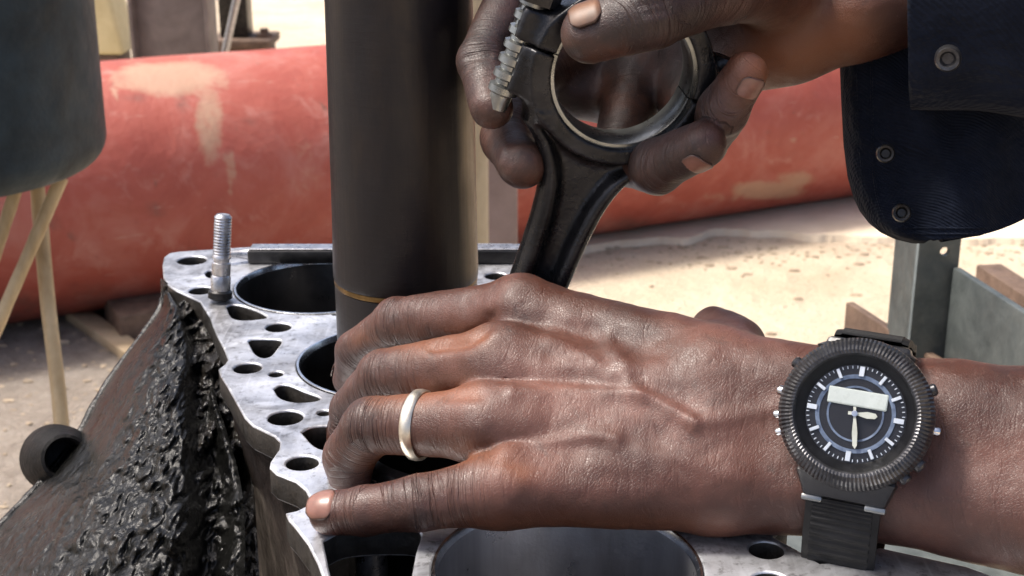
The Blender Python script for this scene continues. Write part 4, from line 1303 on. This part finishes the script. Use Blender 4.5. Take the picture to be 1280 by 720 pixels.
def snap(u, v, d, r, mat, nrm_off=(0, 0, 0)):
    c = P(u, v, d)
    lathe('snap_button', [(0, .0006), (r * .42, .0006), (r * .5, .0013), (r * .62, .0022), (r * .85, .0024), (r, .0012), (r, -.002)], mat, jacket, M4(frame(nrm(CAM - c) + np.array(nrm_off), [0, 0, 1]), c), 32)
snap(1185, 73, .4535, .0042, MAT['gunmetal'], (0, 0, -.15))
snap(1107, 192, .509, .0034, MAT['dark_steel']); snap(1127, 266, .509, .0034, MAT['dark_steel'])

# ================================================================== WATCH
wc = P(1072, 519, .4285)
nz_ = nrm(nrm(CAM - wc) + np.array([-.10, 0, .06]))
upv = nrm(UP * math.cos(R(9)) + RT * math.sin(R(9)))
WR = frame(nz_, upv)
MW = M4(WR, wc)
watch = empty('wristwatch', wc, 'large black digital and analogue wristwatch with ridged round bezel on the lower wrist', 'watch')
WRAD = .0228
def wl(name, prof, mat, mt=Matrix.Identity(4), n=64, smooth=True, close=False): return lathe(name, prof, mat, watch, MW @ mt, n, smooth, close)
wl('case', [(0, -.003), (.018, -.003), (.0215, -.001), (.0228, .003), (.0226, .006), (.021, .0075)], MAT['resin'], n=72)
# bezel with radial ribs
bm = bmesh.new(); nb_ = 220
rp = [(.0174, .0102, 0), (.0180, .0112, 0), (.0190, .0113, 1), (.0203, .0106, 1), (.0217, .0094, 1), (.0228, .0074, 1), (.0231, .0055, 0), (.0212, .0050, 0)]
rings = []
for k in range(nb_):
    a = 2 * math.pi * k / nb_; hi_ = (k % 2) * .00030
    rings.append([bm.verts.new(((r + hi_ * fl * .6) * math.cos(a), (r + hi_ * fl * .6) * math.sin(a), z_ + hi_ * fl)) for r, z_, fl in rp])
for k in range(nb_):
    A_, B_ = rings[k], rings[(k + 1) % nb_]
    for i in range(len(rp) - 1): bm.faces.new((A_[i], B_[i], B_[i + 1], A_[i + 1]))
bmesh.ops.transform(bm, matrix=MW, verts=bm.verts[:])
bm_obj('bezel', bm, MAT['gunmetal'], watch)
wl('inner_bezel', [(.0176, .0104), (.0150, .0080), (.0148, .0076)], MAT['resin'], n=72)
wl('dial', [(0, .0075), (.0150, .0075)], MAT['dial'])
wl('chapter_ring', [(.0106, .0079), (.0118, .0080), (.0118, .0076)], MAT['chapter'])
bm = bmesh.new()
for k in range(60):
    if k % 5: bm_box(bm, (.0136, -.00012, .0078), (.0144, .00012, .0081), MW @ Matrix.Rotation(2 * math.pi * k / 60, 4, 'Z'))
bm_obj('minute_track', bm, MAT['marker'], watch)
wl('inner_ring', [(.0078, .00785), (.0084, .00795), (.0084, .0076)], MAT['chapter'])
for k in range(12):
    a = math.pi / 2 - 2 * math.pi * k / 12
    mt = Matrix.Rotation(a, 4, 'Z')
    big_ = k % 3 == 0
    r0, r1 = .0113, .0143
    bm = bmesh.new(); bm_box(bm, (r0, -.0005 - .00025 * big_, .0081), (r1, .0005 + .00025 * big_, .0086), MW @ mt, .0001, 1)
    bm_obj('hour_marker', bm, MAT['marker'], watch)
bm = bmesh.new(); bm_box(bm, (-.0088, .0022, .0077), (.0088, .0072, .0082), MW, .0004, 2); bm_obj('lcd_window', bm, MAT['lcd'], watch)
def hand_(name, ang, L_, w_, z_):
    bm = bmesh.new()
    pts = [(-.002, -w_ * .5), (.001, -w_ * .45), (L_ * .55, -w_), (L_ * .9, -w_ * .8), (L_, 0), (L_ * .9, w_ * .8), (L_ * .55, w_), (.001, w_ * .45), (-.002, w_ * .5)]
    lo_ = [bm.verts.new((x, y_, z_)) for x, y_ in pts]; hi_ = [bm.verts.new((x, y_, z_ + .0003)) for x, y_ in pts]
    bm.faces.new(lo_[::-1]); bm.faces.new(hi_)
    for i in range(len(pts)): bm.faces.new((lo_[i], lo_[(i + 1) % len(pts)], hi_[(i + 1) % len(pts)], hi_[i]))
    bmesh.ops.transform(bm, matrix=MW @ Matrix.Rotation(ang, 4, 'Z'), verts=bm.verts[:])
    bm_obj(name, bm, MAT['lume'], watch)
hand_('minute_hand', R(-81), .0105, .0008, .0093)
hand_('hour_hand', R(2), .0066, .0010, .0088)
wl('hand_pin', [(0, .0102), (.0009, .0101), (.001, .0085)], MAT['chrome'], n=16)
wl('crystal', [(0, .0108), (.0170, .0107), (.0175, .0102)], MAT['glass'])
for a, rr_, mat in ((172, .0022, 'chrome'), (190, .0020, 'chrome'), (203, .0018, 'chrome'), (148, .0026, 'gunmetal'), (28, .0026, 'gunmetal'), (-2, .0018, 'chrome'), (-30, .0028, 'gunmetal'), (-44, .0026, 'gunmetal')):
    a = R(a)
    mt = Matrix.Translation((.0222 * math.cos(a), .0222 * math.sin(a), .0045)) @ Matrix.Rotation(a, 4, 'Z') @ Matrix.Rotation(math.pi / 2, 4, 'Y')
    rr_ *= .72
    wl('pusher', [(0, .0026), (rr_ * .7, .0025), (rr_, .0019), (rr_, .0004), (rr_ * .7, .0002), (rr_ * .7, -.003)], MAT[mat], mt, 20)
# lugs
for sy in (-1, 1):
    bm = bmesh.new()
    bm_box(bm, (-.0150, .0175, -.002), (.0150, .0265, .0055), None, .0018, 2)
    for vv in bm.verts:
        if vv.co.y > .022:
            vv.co.z -= .0035; vv.co.x *= .86
            if sy > 0: vv.co.y -= .0038
    mt = MW @ (Matrix.Rotation(0 if sy > 0 else math.pi, 4, 'Z'))
    bmesh.ops.transform(bm, matrix=mt, verts=bm.verts[:])
    bm_obj('lug_block', bm, MAT['resin'], watch, True, R(35))
    for sx_ in ((-1, 1) if sy < 0 else ()):
        bm = bmesh.new(); bm_box(bm, (sx_ * .0095 - .0032, .0262, -.0034), (sx_ * .0095 + .0032, .0282, .0006), None, .0006, 2)
        bmesh.ops.transform(bm, matrix=mt, verts=bm.verts[:])
        bm_obj('lug_pin', bm, MAT['shell'], watch, True, R(35))
# strap: loop around the wrist in the y-z plane of the watch, hanging loose below
loop = [(.0215, -.0040), (.0232, -.0075), (.0242, -.014), (.0245, -.023), (.0245, -.034), (.024, -.044), (.008, -.050), (-.012, -.051), (-.032, -.047), (-.046, -.038), (-.0505, -.027), (-.0465, -.0165), (-.0375, -.0085), (-.030, -.0045), (-.0255, -.002)]
lp = spline([(0, a, b_) for a, b_ in loop], 200)
bm = bmesh.new()
prev = None
for i, p in enumerate(lp):
    t_ = nrm(lp[min(i + 1, len(lp) - 1)] - lp[max(i - 1, 0)])
    out_ = np.array([0, t_[2], -t_[1]])
    if out_ @ (p - np.array([0, -.005, -.022])) < 0: out_ = -out_
    rib = .0004 if i % 4 < 2 else 0
    hw_ = .0112
    row = [bm.verts.new(p + np.array([x, 0, 0]) + out_ * o_) for x, o_ in ((-hw_, 0), (-hw_, .0022), (-hw_ + .002, .0026), (-hw_ + .0022, .0026 + rib), (hw_ - .0022, .0026 + rib), (hw_ - .002, .0026), (hw_, .0022), (hw_, 0))]
    if prev:
        for k in range(8): bm.faces.new((prev[k], prev[(k + 1) % 8], row[(k + 1) % 8], row[k]))
    prev = row
bmesh.ops.transform(bm, matrix=MW, verts=bm.verts[:])
bm_obj('strap', bm, MAT['rubber'], watch)
